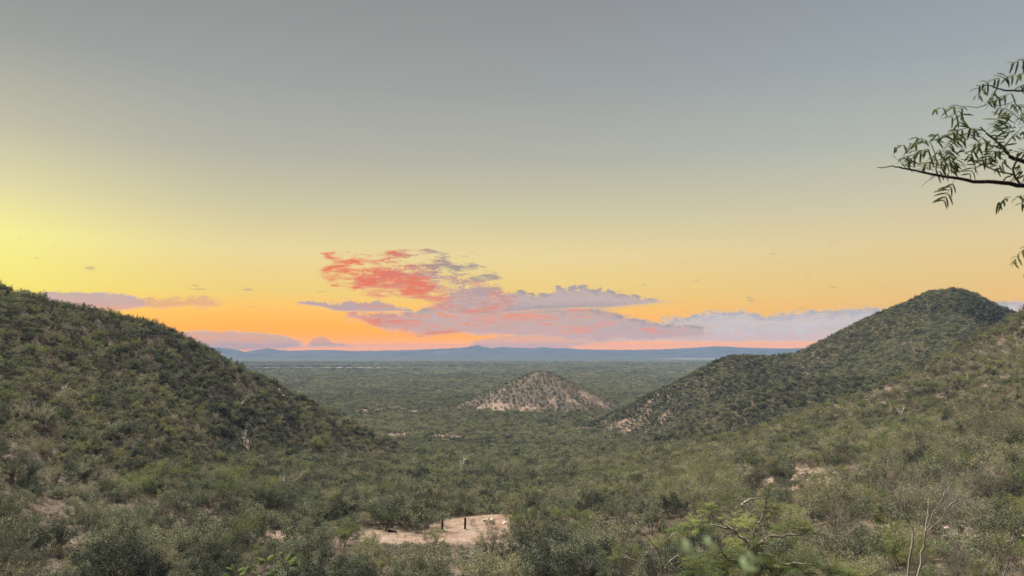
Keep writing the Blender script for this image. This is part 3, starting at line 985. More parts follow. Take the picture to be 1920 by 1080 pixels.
cells = {}
for q in np.where(own)[0]:
    bd = next(t for lim, t in BANDS if PX[q] < lim)
    rw = next(t for lim, t in ROWS if Y[q] < lim)
    cells.setdefault((int(kid[q]), rw, bd), []).append(q)
for (k, rw, bd), qs in cells.items():
    qs.sort(key=lambda q: -size_px[q])
    for rank, q in enumerate(qs):
        lst = lib_index[KL[k]]
        mi = lst.index(int(shape[q]))
        pre = '' if len(qs) == 1 else (('larger ', 'smaller ')[rank] if len(qs) == 2 else (RANK[rank] + ' ' if rank < len(RANK) else 'small '))
        place(NAME[k], PROTO[KL[k]][mi], (X[q], Y[q], Z[q]), rz[q], (sc[q], sc[q], sz[q]), pre + COLOUR[k] + ' shrub ' + rw + ', ' + bd, 'shrub', COLOUR[k] + ' shrubs in the valley thicket')
for k, (p, wpx, kd, lb) in enumerate(LANDPOS):
    f = wpx * p[1] / F_PX / 4.2
    nm = {'dense': 'thorn_shrub', 'olive': 'olive_shrub', 'bright': 'feathery_shrub', 'bare': 'leafless_shrub'}[kd]
    place(nm, PROTO[kd][k % len(PROTO[kd])], tuple(p), k * 1.7, (f, f, f), lb, 'shrub')

# the wooded plain
FX, FY, g2 = [], [], None
parts_ = []
for (y0, y1, s, k0, k1) in [(560, 1300, 3.9, 0.65, 1.25), (1300, 2300, 8.5, 1.5, 2.6), (2300, 4600, 17.0, 3.0, 5.0)]:
    x, y, gg = jitter_grid(-0.75 * y1, 0.75 * y1, y0, y1, s, int(y0))
    ok = np.abs(x) < 0.73 * y + 15
    x, y = x[ok], y[ok]
    z = terrain(x, y)
    b, f = bare(x, y)
    onplain = (z < PLAIN + 2.0) | ((y > 880) & (z < PLAIN + 60))
    dd = np.where(z > PLAIN + 3.0, 0.95, 0.90) + fbm(x, y, 120, 71, 3) * 0.35 - b * np.where(z > PLAIN + 3.0, 0.5, 0.95) - f * 2
    kp = onplain & (gg.random(x.shape) < dd)
    x, y, z = x[kp], y[kp], z[kp]
    m_ = len(x)
    uu = gg.random(m_)
    kk = np.where(uu < 0.30, 0, np.where(uu < 0.72, 1, np.where(uu < 0.90, 2, 3)))
    sh = np.array([gg.choice(lib_index[KL[q]]) for q in kk])
    s0 = gg.uniform(k0, k1, m_) * np.where(z > PLAIN + 3.0, 0.7, 1.0)
    parts_.append((x, y, z, gg.uniform(0, 6.28, m_), s0, np.minimum(s0, 1.0 + 0.28 * s0), sh))
far_pts = [np.concatenate(c) for c in zip(*parts_)]


def scatter_tree():
    nt_ = bpy.data.node_groups.new('scrub_scatter', 'GeometryNodeTree')
    nt_.interface.new_socket('Geometry', in_out='INPUT', socket_type='NodeSocketGeometry')
    nt_.interface.new_socket('Geometry', in_out='OUTPUT', socket_type='NodeSocketGeometry')
    N = nt_.nodes
    gi, go = N.new('NodeGroupInput'), N.new('NodeGroupOutput')
    ci = N.new('GeometryNodeCollectionInfo')
    ci.inputs['Collection'].default_value = lib
    ci.inputs['Separate Children'].default_value = True
    ci.inputs['Reset Children'].default_value = True
    ip = N.new('GeometryNodeInstanceOnPoints')
    ip.inputs['Pick Instance'].default_value = True

    def attr(name, ty):
        a = N.new('GeometryNodeInputNamedAttribute')
        a.data_type = ty
        a.inputs['Name'].default_value = name
        return a.outputs[0]
    L = nt_.links
    L.new(gi.outputs[0], ip.inputs['Points'])
    L.new(ci.outputs[0], ip.inputs['Instance'])
    L.new(attr('shape', 'INT'), ip.inputs['Instance Index'])
    L.new(attr('turn', 'FLOAT_VECTOR'), ip.inputs['Rotation'])
    L.new(attr('size', 'FLOAT_VECTOR'), ip.inputs['Scale'])
    L.new(ip.outputs[0], go.inputs[0])
    return nt_


SC = scatter_tree()


def stuff(name, label, x, y, z, rot, s, szz, sh):
    me = bpy.data.meshes.new(name)
    k = len(x)
    me.vertices.add(k)
    me.vertices.foreach_set('co', np.stack([x, y, z], 1).astype(np.float32).ravel())
    me.attributes.new('shape', 'INT', 'POINT').data.foreach_set('value', np.asarray(sh, np.int32))
    zr = np.zeros(k)
    me.attributes.new('turn', 'FLOAT_VECTOR', 'POINT').data.foreach_set('vector', np.stack([zr, zr, rot], 1).astype(np.float32).ravel())
    me.attributes.new('size', 'FLOAT_VECTOR', 'POINT').data.foreach_set('vector', np.stack([s, s, szz], 1).astype(np.float32).ravel())
    o = link(name, me)
    md = o.modifiers.new('scatter', 'NODES')
    md.node_group = SC
    tag(o, label, kind='stuff')
    return o


# low dry tufts and seedlings between the near shrubs
tx, ty, g3 = jitter_grid(-190, 190, 55, 250, 1.25, 91)
ok = (np.abs(tx) < 0.74 * ty + 8)
tx, ty = tx[ok], ty[ok]
tb, _ = bare(tx, ty)
ok = g3.random(len(tx)) < np.clip(0.9 - tb * 1.25, 0.03, 0.8)
tx, ty = tx[ok], ty[ok]
tz_ = terrain(tx, ty)
tk = g3.choice([1, 3, 3, 3, 0], len(tx))
tsh = np.array([g3.choice(lib_index[KL[k]]) for k in tk])
ts = g3.uniform(0.10, 0.26, len(tx))
stuff('dry_undergrowth', 'low dry tufts and twigs on the soil between the near shrubs', tx, ty, tz_, g3.uniform(0, 6.28, len(tx)), ts * 1.3, ts, tsh)
for nme, label, ids in [('left_hill_scrub', 'grey-green thorn scrub covering the dark left hillside', (0,)), ('right_hill_scrub', 'olive and brown scrub on the near right hillside', (1,)),
                        ('far_hill_scrub', 'low scrub speckling the far peaked hill and its spur', (2, 3, 4)), ('valley_scrub', 'mixed scrub filling the valley between the hills', (-1,))]:
    s_ = np.isin(ID, ids) & ~own
    stuff(nme, label, X[s_], Y[s_], Z[s_], rz[s_], sc[s_], sz[s_], shape[s_])
stuff('plain_woodland', 'continuous low dark green woodland covering the plain', *far_pts)


# ================================================================== single plants and small things
def at(px, py, d):
    return Vector(ray(px, py) * d)


def gz(x, y):
    return float(terrain(np.array([x]), np.array([y]))[0])


def tube_mesh(name, paths, mat, sides=6):
    g = Grow(1)
    for pts, r0, r1 in paths:
        n_ = len(pts)
        g.tube([Vector(p) for p in pts], [r0 + (r1 - r0) * k / (n_ - 1) for k in range(n_)], sides)
    return mesh_np(name, g.v, g.f, [mat], smooth=True)


def empty(name, loc, label, cat, group=None):
    o = bpy.data.objects.new(name, None)
    o.empty_display_size = 0.2
    C.objects.link(o)
    o.location = loc
    return tag(o, label, cat, group)


def wiggle(pts, n_=3, amp=0.15, seed=0):
    """Finer, slightly irregular version of a polyline."""
    r = random.Random(seed)
    out = []
    for a, b in zip(pts[:-1], pts[1:]):
        L_ = (b - a).length
        for k in range(n_):
            p = a.lerp(b, k / n_)
            if k:
                p = p + Vector((r.gauss(0, 1), r.gauss(0, 1), r.gauss(0, 1))) * L_ * amp * 0.3
            out.append(p)
    out.append(pts[-1])
    return out


def local(pts, o):
    return [p - o.location for p in pts]


# ---- pale leafless trees on the slopes
PALE = [(93, 812, 52, 'tall pale leafless tree on the left hillside near the frame edge'), (470, 856, 44, 'pale forked leafless tree in the middle of the left hillside'),
        (537, 932, 48, 'slender whitish leafless tree low on the left hillside'), (123, 752, 30, 'small grey leafless tree high on the left hillside'),
        (42, 790, 34, 'faint pale leafless tree at the left frame edge'), (157, 856, 26, 'squat pale leafless tree with many spread limbs on the left hillside'),
        (222, 918, 40, 'bleached leafless tree with crooked limbs above the track'), (525, 892, 36, 'thin pale leafless tree left of the clearing, upper one'),
        (402, 800, 26, 'small leafless tree halfway up the left hillside'), (445, 770, 26, 'thin bleached tree high above the bright green trees'),
        (640, 880, 34, 'pale leafless tree at the foot of the left hill spur'), (866, 892, 34, 'leaning pale leafless tree in the valley bottom'),
        (950, 905, 36, 'yellowish leafless tree right above the sandy mound'), (1415, 900, 26, 'small bleached tree among the stones of the right slope'),
        (1690, 790, 30, 'pale leafless tree high on the near right hillside'), (1500, 860, 26, 'small pale leafless tree above the stony patch')]
for k, (px, py, hpx, lb) in enumerate(PALE):
    p = hit(px, py)
    f = 1.4 * hpx * p[1] / F_PX / 5.0
    o = link('leafless_tree', pale_meshes[k % len(pale_meshes)], loc=tuple(p))
    o.rotation_euler = (0.5 if 'crooked' in lb else 0.0, 0, k * 2.1)
    o.scale = (f, f, f)
    tag(o, lb, 'tree', 'pale leafless trees')

# ---- cacti on the skyline of the left hill
cr = RIDGES['hill_left'][0]
for k, (px, hpx, lb) in enumerate([(157, 17, 'dark column cactus on the left ridge, leftmost of the pair'), (164, 13, 'smaller column cactus beside the leftmost one on the ridge'),
                                   (224, 15, 'column cactus on the left ridge among low shrubs'), (268, 12, 'short column cactus on the left ridge near its bend'),
                                   (300, 10, 'smallest column cactus where the left ridge starts to fall')]):
    u_ = ray(px, 600)[0]
    best = min(((abs(a[0] + (b[0] - a[0]) * t - u_ * (a[1] + (b[1] - a[1]) * t)), a[0] + (b[0] - a[0]) * t, a[1] + (b[1] - a[1]) * t)
                for a, b in zip(cr[:-1], cr[1:]) for t in np.linspace(0, 1, 60)))
    o = link('column_cactus', cactus_meshes[k % 3], loc=(best[1], best[2], gz(best[1], best[2])))
    f = hpx * best[2] / F_PX / 5.0 * 1.1
    o.scale = (f, f, f)
    o.rotation_euler = (0, 0, k)
    tag(o, lb, 'cactus', 'cacti on the left ridge')


# ---- rocks
def rock_mesh(seed):
    import bmesh
    bm = bmesh.new()
    bmesh.ops.create_icosphere(bm, subdivisions=2, radius=0.5)
    r = random.Random(seed)
    cuts = [(Vector((r.gauss(0, 1), r.gauss(0, 1), r.gauss(0, 0.7))).normalized(), r.uniform(0.26, 0.42)) for _ in range(9)]
    sx_, sy_, sz_ = r.uniform(0.9, 1.3), r.uniform(0.7, 1.0), r.uniform(0.5, 0.8)
    for v in bm.verts:
        for nrm, d in cuts:
            e = v.co.dot(nrm) - d
            if e > 0:
                v.co -= nrm * e * 0.9
        v.co = Vector((v.co.x * sx_, v.co.y * sy_, v.co.z * sz_))
    me = bpy.data.meshes.new('rock')
    bm.to_mesh(me)
    bm.free()
    me.materials.append(M['rock'])
    return me


ROCKS = [rock_mesh(k) for k in range(6)]
r_ = random.Random(3)
SPOTS = [(1430, 890, 90, 14, 34, 'stone in the pale stony patch on the near right slope'), (1520, 902, 60, 14, 24, 'stone right end of the stony patch on the right slope'),
         (1292, 884, 26, 22, 16, 'stone in the bare gully left of the stony patch'), (300, 1008, 110, 8, 24, 'pale stone along the dirt track'),
         (530, 1010, 40, 8, 12, 'pale stone in the track bank left of the clearing'), (930, 965, 40, 18, 18, 'stone on the sandy mound'), (1075, 1032, 40, 10, 10, 'stone in the small sand patch right of the clearing'),
         (850, 1005, 90, 14, 10, 'small stone lying in the sandy clearing'), (1600, 745, 110, 30, 26, 'pale stone on the upper right hillside'), (1780, 1012, 26, 26, 8, 'stone on the bare slope right of the twin-trunk tree')]
for cx, cy, hw, hh, cnt, lb in SPOTS:
    rocks_ = []
    for k in range(cnt):
        p = hit(cx + r_.uniform(-hw, hw), cy + r_.uniform(-hh, hh))
        f = r_.choice([0.25, 0.35, 0.45, 0.6, 0.8, 1.1]) * (0.55 if 'clearing' in lb and 'lying' in lb else 1.0) * min(1.5, max(0.7, p[1] / 150))
        o = link('rock', ROCKS[r_.randrange(6)], loc=(p[0], p[1], p[2] + 0.05 * f))
        o.rotation_euler = (r_.uniform(-.3, .3), r_.uniform(-.3, .3), r_.uniform(0, 6.28))
        o.scale = (f, f, f)
        rocks_.append((f / p[1], o))
    rocks_.sort(key=lambda t: -t[0])
    for k, (_, o) in enumerate(rocks_):
        tag(o, (RANK[k] + ' ' if k < len(RANK) else 'small ') + lb, 'rock', lb.replace('stone', 'stones', 1))
for k, (px, py, f, lb) in enumerate([(522, 733, 3.2, 'largest boulder of the outcrop on the left ridge end'), (513, 728, 2.2, 'boulder left of the largest one on the left ridge end'),
                                     (530, 741, 1.8, 'lowest boulder of the outcrop on the left ridge end')]):
    p = hit(px, py + 3)
    o = link('boulder', ROCKS[k], loc=(p[0], p[1], p[2] + 0.2 * f))
    o.scale = (f, f, f * 1.1)
    tag(o, lb, 'boulder', 'outcrop boulders on the left ridge')

# ---- posts, stakes, stump and log by the clearing
for k, (p, h_, w_, lb) in enumerate([(POSTS[0], 1.95, 0.15, 'dark square timber post, left of the two on the clearing'), (POSTS[1], 1.98, 0.16, 'dark square timber post, right of the two on the clearing')]):
    bmv, bmf = [], []
    r = random.Random(k)
    zs = [-0.4, 0.0, 0.6, 1.3, h_ - 0.06, h_]
    for q, z in enumerate(zs):
        hw = w_ * (1 + r.uniform(-.06, .06)) * (0.8 if q == len(zs) - 1 else 1)
        ox, oy = r.uniform(-.008, .008), r.uniform(-.008, .008)
        bmv += [(ox - hw, oy - hw, z), (ox + hw, oy - hw, z), (ox + hw, oy + hw, z), (ox - hw, oy + hw, z)]
    for q in range(len(zs) - 1):
        for c in range(4):
            bmf.append((q * 4 + c, q * 4 + (c + 1) % 4, q * 4 + 4 + (c + 1) % 4, q * 4 + 4 + c))
    bmf.append(tuple(len(bmv) - 4 + c for c in range(4)))
    o = link('timber_post', mesh_np('timber_post', bmv, bmf, [M['post']]), loc=tuple(p))
    o.rotation_euler = (0.01, 0.02 * (1 - 2 * k), 0.4 + k)
    tag(o, lb, 'post', 'timber posts on the clearing')

fp = [hit(px, py) for px, py in ((742, 997), (753, 996), (763, 996), (773, 995), (783, 995), (792, 996), (802, 995), (811, 995), (817, 995))]
fence = empty('wire_fence', tuple(fp[0]), 'thin wire fence of uneven sticks running from the stump to the posts', 'fence')
tops = []
for k, p in enumerate(fp):
    h_ = [0.55, 0.5, 0.6, 0.55, 0.6, 1.75, 0.7, 1.1, 1.5][k]
    q = Vector(p) - fence.location
    tp = q + Vector((0.05 * math.sin(k * 2.3), 0.04, h_))
    link('stake', tube_mesh('stake', [([q - Vector((0, 0, .3)), q.lerp(tp, 0.5) + Vector((0.02, 0, 0)), tp], 0.032, 0.02)], M['stake'], 5), fence)
    tops.append((q, tp))
for hgt in (0.3, 0.5):
    link('wire', tube_mesh('wire', [([q + Vector((0, 0, hgt + 0.02 * (k % 2))) for k, (q, tp) in enumerate(tops)], 0.006, 0.006)], M['post'], 3), fence)

p = hit(722, 996)
g = Grow(77)
g.branch(Vector((0, 0, -0.3)), Vector((0.1, 0, 1)).normalized(), 1.9, 0.16, 2, [4, 3], 0.2, 0.0, 6, 0.9, 0.45, 4)
tag(link('tree_stump', mesh_np('tree_stump', g.v, g.f, [M['bark_black']], smooth=True), loc=tuple(p)), 'dark broken tree stump with short limbs left of the fence', 'stump')
p = hit(735, 998)
log = empty('fallen_log', tuple(p), 'dark fallen log lying on the sand beside the stump', 'log')
gl = Grow(3)
gl.tube([Vector(p_) for p_ in ((-0.86, 0.02, 0.16), (-0.8, 0.0, 0.2), (-0.5, 0.06, 0.24), (-0.1, 0.03, 0.2), (0.3, -0.05, 0.19), (0.62, -0.12, 0.15), (0.85, -0.2, 0.12), (0.93, -0.22, 0.1))],
        [0.02, 0.17, 0.24, 0.2, 0.2, 0.15, 0.12, 0.015], 9)
link('trunk', mesh_np('trunk', gl.v, gl.f, [M['bark_black']], smooth=True), log)
link('limb', tube_mesh('limb', [([Vector((-0.3, 0, 0.35)), Vector((-0.5, 0.1, 0.6)), Vector((-0.85, 0.1, 0.72))], 0.07, 0.03)], M['bark_black'], 5), log)

# ---- twin-trunk leafless tree at the lower right
D = 40.0
gx, gy = at(1712, 1100, D).x, D
tw = empty('twin_trunk_tree', (gx, gy, gz(gx, gy)), 'leafless tree with two pale slender trunks and a haze of grey twigs', 'tree')
t1 = [Vector((gx - 0.1, gy, tw.location.z - 0.3)), at(1703, 1085, D), at(1705, 1050, D), at(1710, 1025, D), at(1712, 1000, D + .2), at(1707, 985, D + .4), at(1698, 970, D + .5), at(1692, 955, D + .6), at(1686, 935, D + .8), at(1676, 908, D + 1)]
t2 = [Vector((gx + 0.25, gy, tw.location.z - 0.3)), at(1719, 1085, D + .3), at(1727, 1058, D + .3), at(1733, 1025, D + .3), at(1735, 1000, D + .2), at(1742, 985, D), at(1750, 960, D - .3), at(1768, 935, D - .5), at(1785, 905, D - .6)]
t3 = [at(1737, 998, D + .2), at(1748, 988, D + .5), at(1762, 976, D + .8), at(1776, 955, D + 1), at(1800, 925, D + 1.4)]
t4 = [at(1735, 1003, D + .2), at(1737, 975, D + .6), at(1741, 950, D + .9), at(1740, 915, D + 1.2)]
link('trunk', tube_mesh('trunk', [(local(wiggle(t1, 3, .12, 1), tw), 0.07, 0.02)], M['bark_trunk'], 7), tw)
link('trunk', tube_mesh('trunk', [(local(wiggle(t2, 3, .12, 2), tw), 0.066, 0.018)], M['bark_trunk'], 7), tw)
for k, (t, r0) in enumerate(((t3, 0.04), (t4, 0.036))):
    link('limb', tube_mesh('limb', [(local(wiggle(t, 3, .15, 3 + k), tw), r0, 0.02)], M['bark_branch'], 5), tw)
g = Grow(5)
for path in (t1[5:], t2[5:], t3[1:], t4[1:]):
    for a, b in zip(path[:-1], path[1:]):
        for k in range(3):
            q = a.lerp(b, g.r.random())
            d = ((b - a).normalized() + Vector((g.r.uniform(-1, 1), g.r.uniform(-1, 1), g.r.uniform(-.2, .8))) * 0.9).normalized()
            g.branch(q - tw.location, d, g.r.uniform(1.0, 2.0), 0.012, 2, [6, 5], 0.2, 0.05, 3, 0.8, 0.6, 4)
link('twigs', mesh_np('twigs', g.v, g.f, [M['twig_dark']]), tw)


# ---- feathery foliage for the nearer trees
def feather_mesh(name, pairs, length, pin, width, mat, droop=0.35, seed=0, fold=0.25, fwd=0.35, wild=0.0):
    """A compound leaf: rachis along +x with paired slender pinnae."""
    r = random.Random(seed)
    V_, F_ = [], []

    def strip(a, d, L_, w_, dz_):
        side = d.cross(Vector((0, 0, 1))).normalized()
        b = len(V_)
        for k, (t, ww) in enumerate(((0, 0.25), (0.25, 0.9), (0.6, 1.0), (0.88, 0.65), (1.0, 0.05))):
            c = a + d * L_ * t + Vector((0, 0, -dz_ * L_ * t * t))
            V_.append(tuple(c + side * w_ * ww + Vector((0, 0, fold * w_ * ww))))
            V_.append(tuple(c))
            V_.append(tuple(c - side * w_ * ww + Vector((0, 0, fold * w_ * ww))))
        for k in range(4):
            for q in range(2):
                i0 = b + k * 3 + q
                F_.append((i0, i0 + 1, i0 + 4, i0 + 3))
    curve_ = lambda t: Vector((length * t, 0, -droop * 0.35 * length * t * t))
    for k in range(8):
        a, b = curve_(k / 8), curve_((k + 1) / 8)
        w_ = width * 0.18
        i0 = len(V_)
        V_.extend([tuple(a + Vector((0, w_, 0))), tuple(a - Vector((0, w_, 0))), tuple(b - Vector((0, w_, 0))), tuple(b + Vector((0, w_, 0)))])
        F_.append((i0, i0 + 1, i0 + 2, i0 + 3))
    for k in range(pairs):
        t = 0.16 + 0.84 * (k + 0.5) / pairs
        L_ = pin * (0.7 + 0.5 * math.sin(math.pi * min(1, t * 0.9))) * r.uniform(0.85, 1.1)
        for sd in (-1, 1):
            if wild and r.random() < 0.16:
                continue
            d = Vector((fwd + r.uniform(-.1, .1) + r.gauss(0, wild), sd, -droop * r.uniform(0.4, 1.3) + r.gauss(0, wild))).normalized()
            strip(curve_(t), d, L_ * (1 - wild * r.random()), width, droop * 0.6)
    return mesh_np(name, V_, F_, [mat])


def tuft_mesh(name, mat, n_, rad, size, seed, flat=0.5):
    """A spray of small feathery leaflets in flattened layers round a centre."""
    g_ = np.random.default_rng(seed)
    c = g_.normal(0, rad * 0.5, (max(4, n_ // 14), 3)) * np.array([1, 1, flat])
    Vs, k = [], 0
    for cc in c:
        a0 = g_.uniform(0, 6.28)
        d0 = np.array([math.cos(a0), math.sin(a0), g_.uniform(-.3, .3)])
        sd = np.array([-d0[1], d0[0], g_.uniform(-.4, .4)])
        for q in range(7):
            base_ = cc + d0 * size * 0.55 * q
            for sg in (-1, 1):
                a = sd * sg + d0 * 0.5 + np.array([0, 0, -0.25])
                a = a / np.linalg.norm(a)
                L_ = size * g_.uniform(0.7, 1.2)
                Vs += [base_, base_ + a * L_ * 0.5 + d0 * L_ * 0.16, base_ + a * L_, base_ + a * L_ * 0.5 - d0 * L_ * 0.16]
    Vs = np.array(Vs)
    return mesh_np(name, Vs, np.arange(len(Vs)).reshape(-1, 4), [mat])


# ---- crooked acacia, lower right
D = 28.0
gx, gy = at(1415, 1200, D).x, D
ac = empty('acacia_tree', (gx, gy, gz(gx, gy)), 'crooked acacia with sparse bright green feathery leaf sprays', 'tree')
foot = Vector((gx, gy, ac.location.z - 0.3))
trunk = [foot, at(1424, 1130, D), at(1416, 1075, D), at(1412, 1040, D)]
limbs = [[at(1412, 1040, D), at(1404, 1020, D - .2), at(1395, 1010, D - .3), at(1372, 992, D - .6), at(1350, 978, D - .8), at(1335, 966, D - 1), at(1331, 956, D - 1.1)],
         [at(1412, 1045, D), at(1413, 1020, D + .2), at(1411, 1000, D + .4), at(1420, 985, D + .6), at(1427, 975, D + .7), at(1434, 955, D + .9), at(1440, 930, D + 1), at(1444, 905, D + 1.1)],
         [at(1414, 1050, D), at(1420, 1022, D), at(1445, 1006, D - .4), at(1475, 1003, D - .6), at(1500, 1003, D - .8), at(1516, 996, D - 1), at(1530, 982, D - 1.1)],
         [at(1411, 1003, D + .4), at(1408, 975, D + .8), at(1400, 958, D + 1), at(1391, 948, D + 1.1), at(1376, 943, D + 1.2)],
         [at(1391, 948, D + 1.1), at(1398, 940, D + 1.3), at(1408, 935, D + 1.4), at(1425, 934, D + 1.5)],
         [at(1416, 1075, D), at(1380, 1050, D - 1), at(1340, 1040, D - 1.8), at(1300, 1045, D - 2.4)],
         [at(1416, 1080, D), at(1460, 1055, D - .6), at(1510, 1058, D - 1.2), at(1570, 1068, D - 1.6)],
         [at(1372, 992, D - .6), at(1340, 985, D - .4), at(1310, 985, D - .2), at(1275, 995, D)]]
link('trunk', tube_mesh('trunk', [(local(wiggle(trunk, 3, .1, 4), ac), 0.17, 0.10)], M['bark_branch'], 8), ac)
for k, lb in enumerate(limbs):
    link('limb', tube_mesh('limb', [(local(wiggle(lb, 3, .18, 5 + k), ac), 0.075 if k < 3 else 0.05, 0.014)], M['bark_branch'], 6), ac)
tufts = [tuft_mesh('leaf_spray', M['leaf_fresh'], 520, 0.50, 0.11, 90 + k) for k in range(4)]
r = random.Random(9)
SPR = [(1442, 948, 1.0, 1), (1434, 928, .7, 1), (1446, 908, .6, 1), (1440, 962, .8, .9), (1322, 955, .8, -1), (1332, 948, .5, -1), (1305, 980, .9, -.3), (1275, 992, .9, 0), (1290, 1000, .8, 0), (1330, 990, .7, -.4), (1382, 975, .9, -.6), (1400, 978, .8, .6),
       (1462, 990, .8, -.5), (1505, 985, .9, -.9), (1520, 990, .9, -1), (1490, 985, .7, -.8), (1400, 1015, 1.0, 0), (1380, 1022, .9, 0), (1430, 1020, .9, 0), (1350, 1035, 1.1, -1.5), (1320, 1048, 1.1, -2), (1300, 1060, 1.0, -2.4), (1370, 1050, 1.1, -1), (1400, 1055, 1.1, 0),
       (1440, 1050, 1.1, -.4), (1470, 1058, 1.2, -.6), (1500, 1060, 1.2, -1), (1540, 1066, 1.2, -1.4), (1575, 1072, 1.1, -1.6), (1450, 1075, 1.2, -.4), (1520, 1078, 1.2, -1), (1350, 1070, 1.1, -1.6), (1390, 1078, 1.1, -.6), (1300, 1078, 1.1, -2), (1600, 1078, 1.0, -1.6)]
for k, (px, py, f, dd) in enumerate(SPR):
    o = link('leaf_spray', tufts[k % 4], ac, at(px, py, D + dd) - ac.location)
    o.rotation_euler = (r.uniform(-.3, .3), r.uniform(-.3, .3), r.uniform(0, 6.28))
    o.scale = (f, f, f)

# ---- thin pale sapling left of the acacia
D = 34.0
gx = at(1238, 1120, D).x
sp_ = empty('leafless_sapling', (gx, D, gz(gx, D)), 'thin whitish leafless sapling with leaning stems left of the acacia', 'sapling')
bz = sp_.location.z - 0.2
for k, pth in enumerate([[(1242, 1085), (1240, 1060), (1232, 1032), (1222, 1018), (1205, 1000)], [(1268, 1085), (1260, 1062), (1250, 1052), (1247, 1040), (1241, 1028), (1234, 1016)], [(1250, 1085), (1248, 1058), (1247, 1045)], [(1330, 1085), (1332, 1072), (1330, 1066)]]):
    pts = [Vector((gx + 0.1 * k, D, bz))] + [at(a, b, D) for a, b in pth]
    link('stem', tube_mesh('stem', [(local(wiggle(pts, 2, .12, 20 + k), sp_), 0.034, 0.013)], M['bark_trunk'], 5), sp_)
g = Grow(15)
for k in range(5):
    q = at(1215 + g.r.uniform(-12, 40), 1010 + g.r.uniform(0, 60), D)
    g.branch(q - sp_.location, Vector((g.r.uniform(-1, 1), g.r.uniform(-.5, .5), 0.6)).normalized(), 0.9, 0.016, 1, [4], 0.25, 0.0, 3, 0.8, 0.6, 3)
link('twigs', mesh_np('twigs', g.v, g.f, [M['bark_trunk']]), sp_)

# ---- bright spray at the lower left
D = 14.0
gx = at(478, 1120, D).x
bs = empty('young_acacia', (gx, D, gz(gx, D)), 'bright green tip of a young acacia at the bottom edge below the track', 'tree')
foot = Vector((gx, D, bs.location.z - 0.2))
stems = [[foot, at(470, 1120, D), at(478, 1088, D), at(495, 1070, D), at(506, 1062, D), at(520, 1056, D), at(538, 1054, D)], [at(494, 1071, D), at(500, 1058, D), at(499, 1050, D)], [at(516, 1058, D), at(518, 1047, D), at(523, 1040, D)], [at(470, 1120, D), at(450, 1090, D - .2), at(440, 1070, D - .3)]]
for k, pth in enumerate(stems):
    link('stem', tube_mesh('stem', [(local(wiggle(pth, 3, .08, 30 + k), bs), 0.024 if k == 0 else 0.012, 0.005)], M['bark_branch'], 6), bs)
near_leaf = [feather_mesh('leaf', 7, 0.17, 0.065, 0.011, M['leaf_fresh'], 0.3, k) for k in range(3)]
for k, (px, py, yaw, f) in enumerate([(499, 1050, 2.9, 1), (499, 1052, 0.2, 1), (498, 1056, 3.6, .9), (523, 1041, 1.2, .5), (538, 1054, 0.3, 1.1), (538, 1053, -0.5, 1.1), (536, 1054, 0.9, 1), (530, 1055, -1.0, 1), (541, 1057, 0.0, 1.1), (520, 1058, -0.8, 1), (512, 1062, -0.6, .9), (486, 1078, 2.6, 1), (478, 1086, 2.2, 1),
                                      (440, 1070, 2.8, 1.1), (440, 1071, 2.0, 1), (443, 1074, 0.6, 1.1), (446, 1078, 0.1, 1), (436, 1078, 3.4, 1.1), (497, 1078, 0.4, 1), (505, 1072, -0.2, 1), (470, 1096, 0.6, 1), (455, 1076, 0.5, 1)]):
    o = link('leaf', near_leaf[k % 3], bs, at(px, py, D) - bs.location)
    o.rotation_euler = (r.uniform(0.3, 1.2), r.uniform(-.9, -.1), yaw)
    o.scale = (f * 0.85,) * 3

# ---- mesquite branch reaching in from the upper right
D = 3.1
mz = empty('mesquite_tree', (3.35, 3.35, gz(3.35, 3.35)), 'dark mesquite branches with hanging feathery leaves at the upper right', 'tree')
tz = mz.location.z
tr_ = [Vector((3.35, 3.35, tz - 0.2)), Vector((3.25, 3.3, tz + 0.6)), Vector((3.3, 3.35, tz + 1.3)), Vector((3.15, 3.3, tz + 2.1)), Vector((3.1, 3.25, tz + 2.7)), Vector((2.9, 3.2, tz + 3.3))]
link('trunk', tube_mesh('trunk', [(local(wiggle(tr_, 4, .08, 41), mz), 0.085, 0.02)], M['bark_black'], 10), mz)


def limb_px(pts, r0, r1, start=None, seed=0, dd=0.0):
    P = ([start] if start is not None else []) + [at(a, b, D + dd) for a, b in pts]
    link('branch', tube_mesh('branch', [(local(wiggle(P, 3, .07, seed), mz), r0 * 0.8, r1 * 0.8)], M['bark_black'], 6), mz)


limb_px([(2050, 362), (1960, 353), (1920, 348), (1880, 343), (1840, 341), (1800, 335), (1760, 329), (1725, 322), (1690, 315), (1674, 311), (1645, 314)], 0.016, 0.0018, tr_[3], 51)
limb_px([(2060, 345), (1960, 325), (1920, 303), (1893, 293), (1882, 278), (1868, 264), (1850, 250), (1838, 238)], 0.017, 0.003, tr_[3], 52, .05)
limb_px([(1915, 347), (1902, 330), (1899, 316), (1906, 302)], 0.006, 0.005, None, 53, .02)
limb_px([(1902, 327), (1880, 323), (1855, 315), (1830, 303), (1802, 299)], 0.0045, 0.002, None, 54)
limb_px([(1758, 329), (1755, 318), (1757, 302), (1752, 284), (1744, 268)], 0.004, 0.002, None, 55)
limb_px([(1876, 343), (1886, 333), (1898, 328)], 0.004, 0.004, None, 56)
limb_px([(2060, 170), (1960, 166), (1920, 170), (1890, 170), (1870, 166), (1852, 159), (1842, 161), (1818, 172)], 0.008, 0.0014, tr_[4], 57, .1)
limb_px([(1868, 167), (1861, 184), (1850, 196), (1832, 202), (1810, 199)], 0.0035, 0.0015, None, 58, .1)
limb_px([(1860, 184), (1866, 199), (1885, 196), (1905, 188)], 0.0028, 0.0013, None, 59, .1)
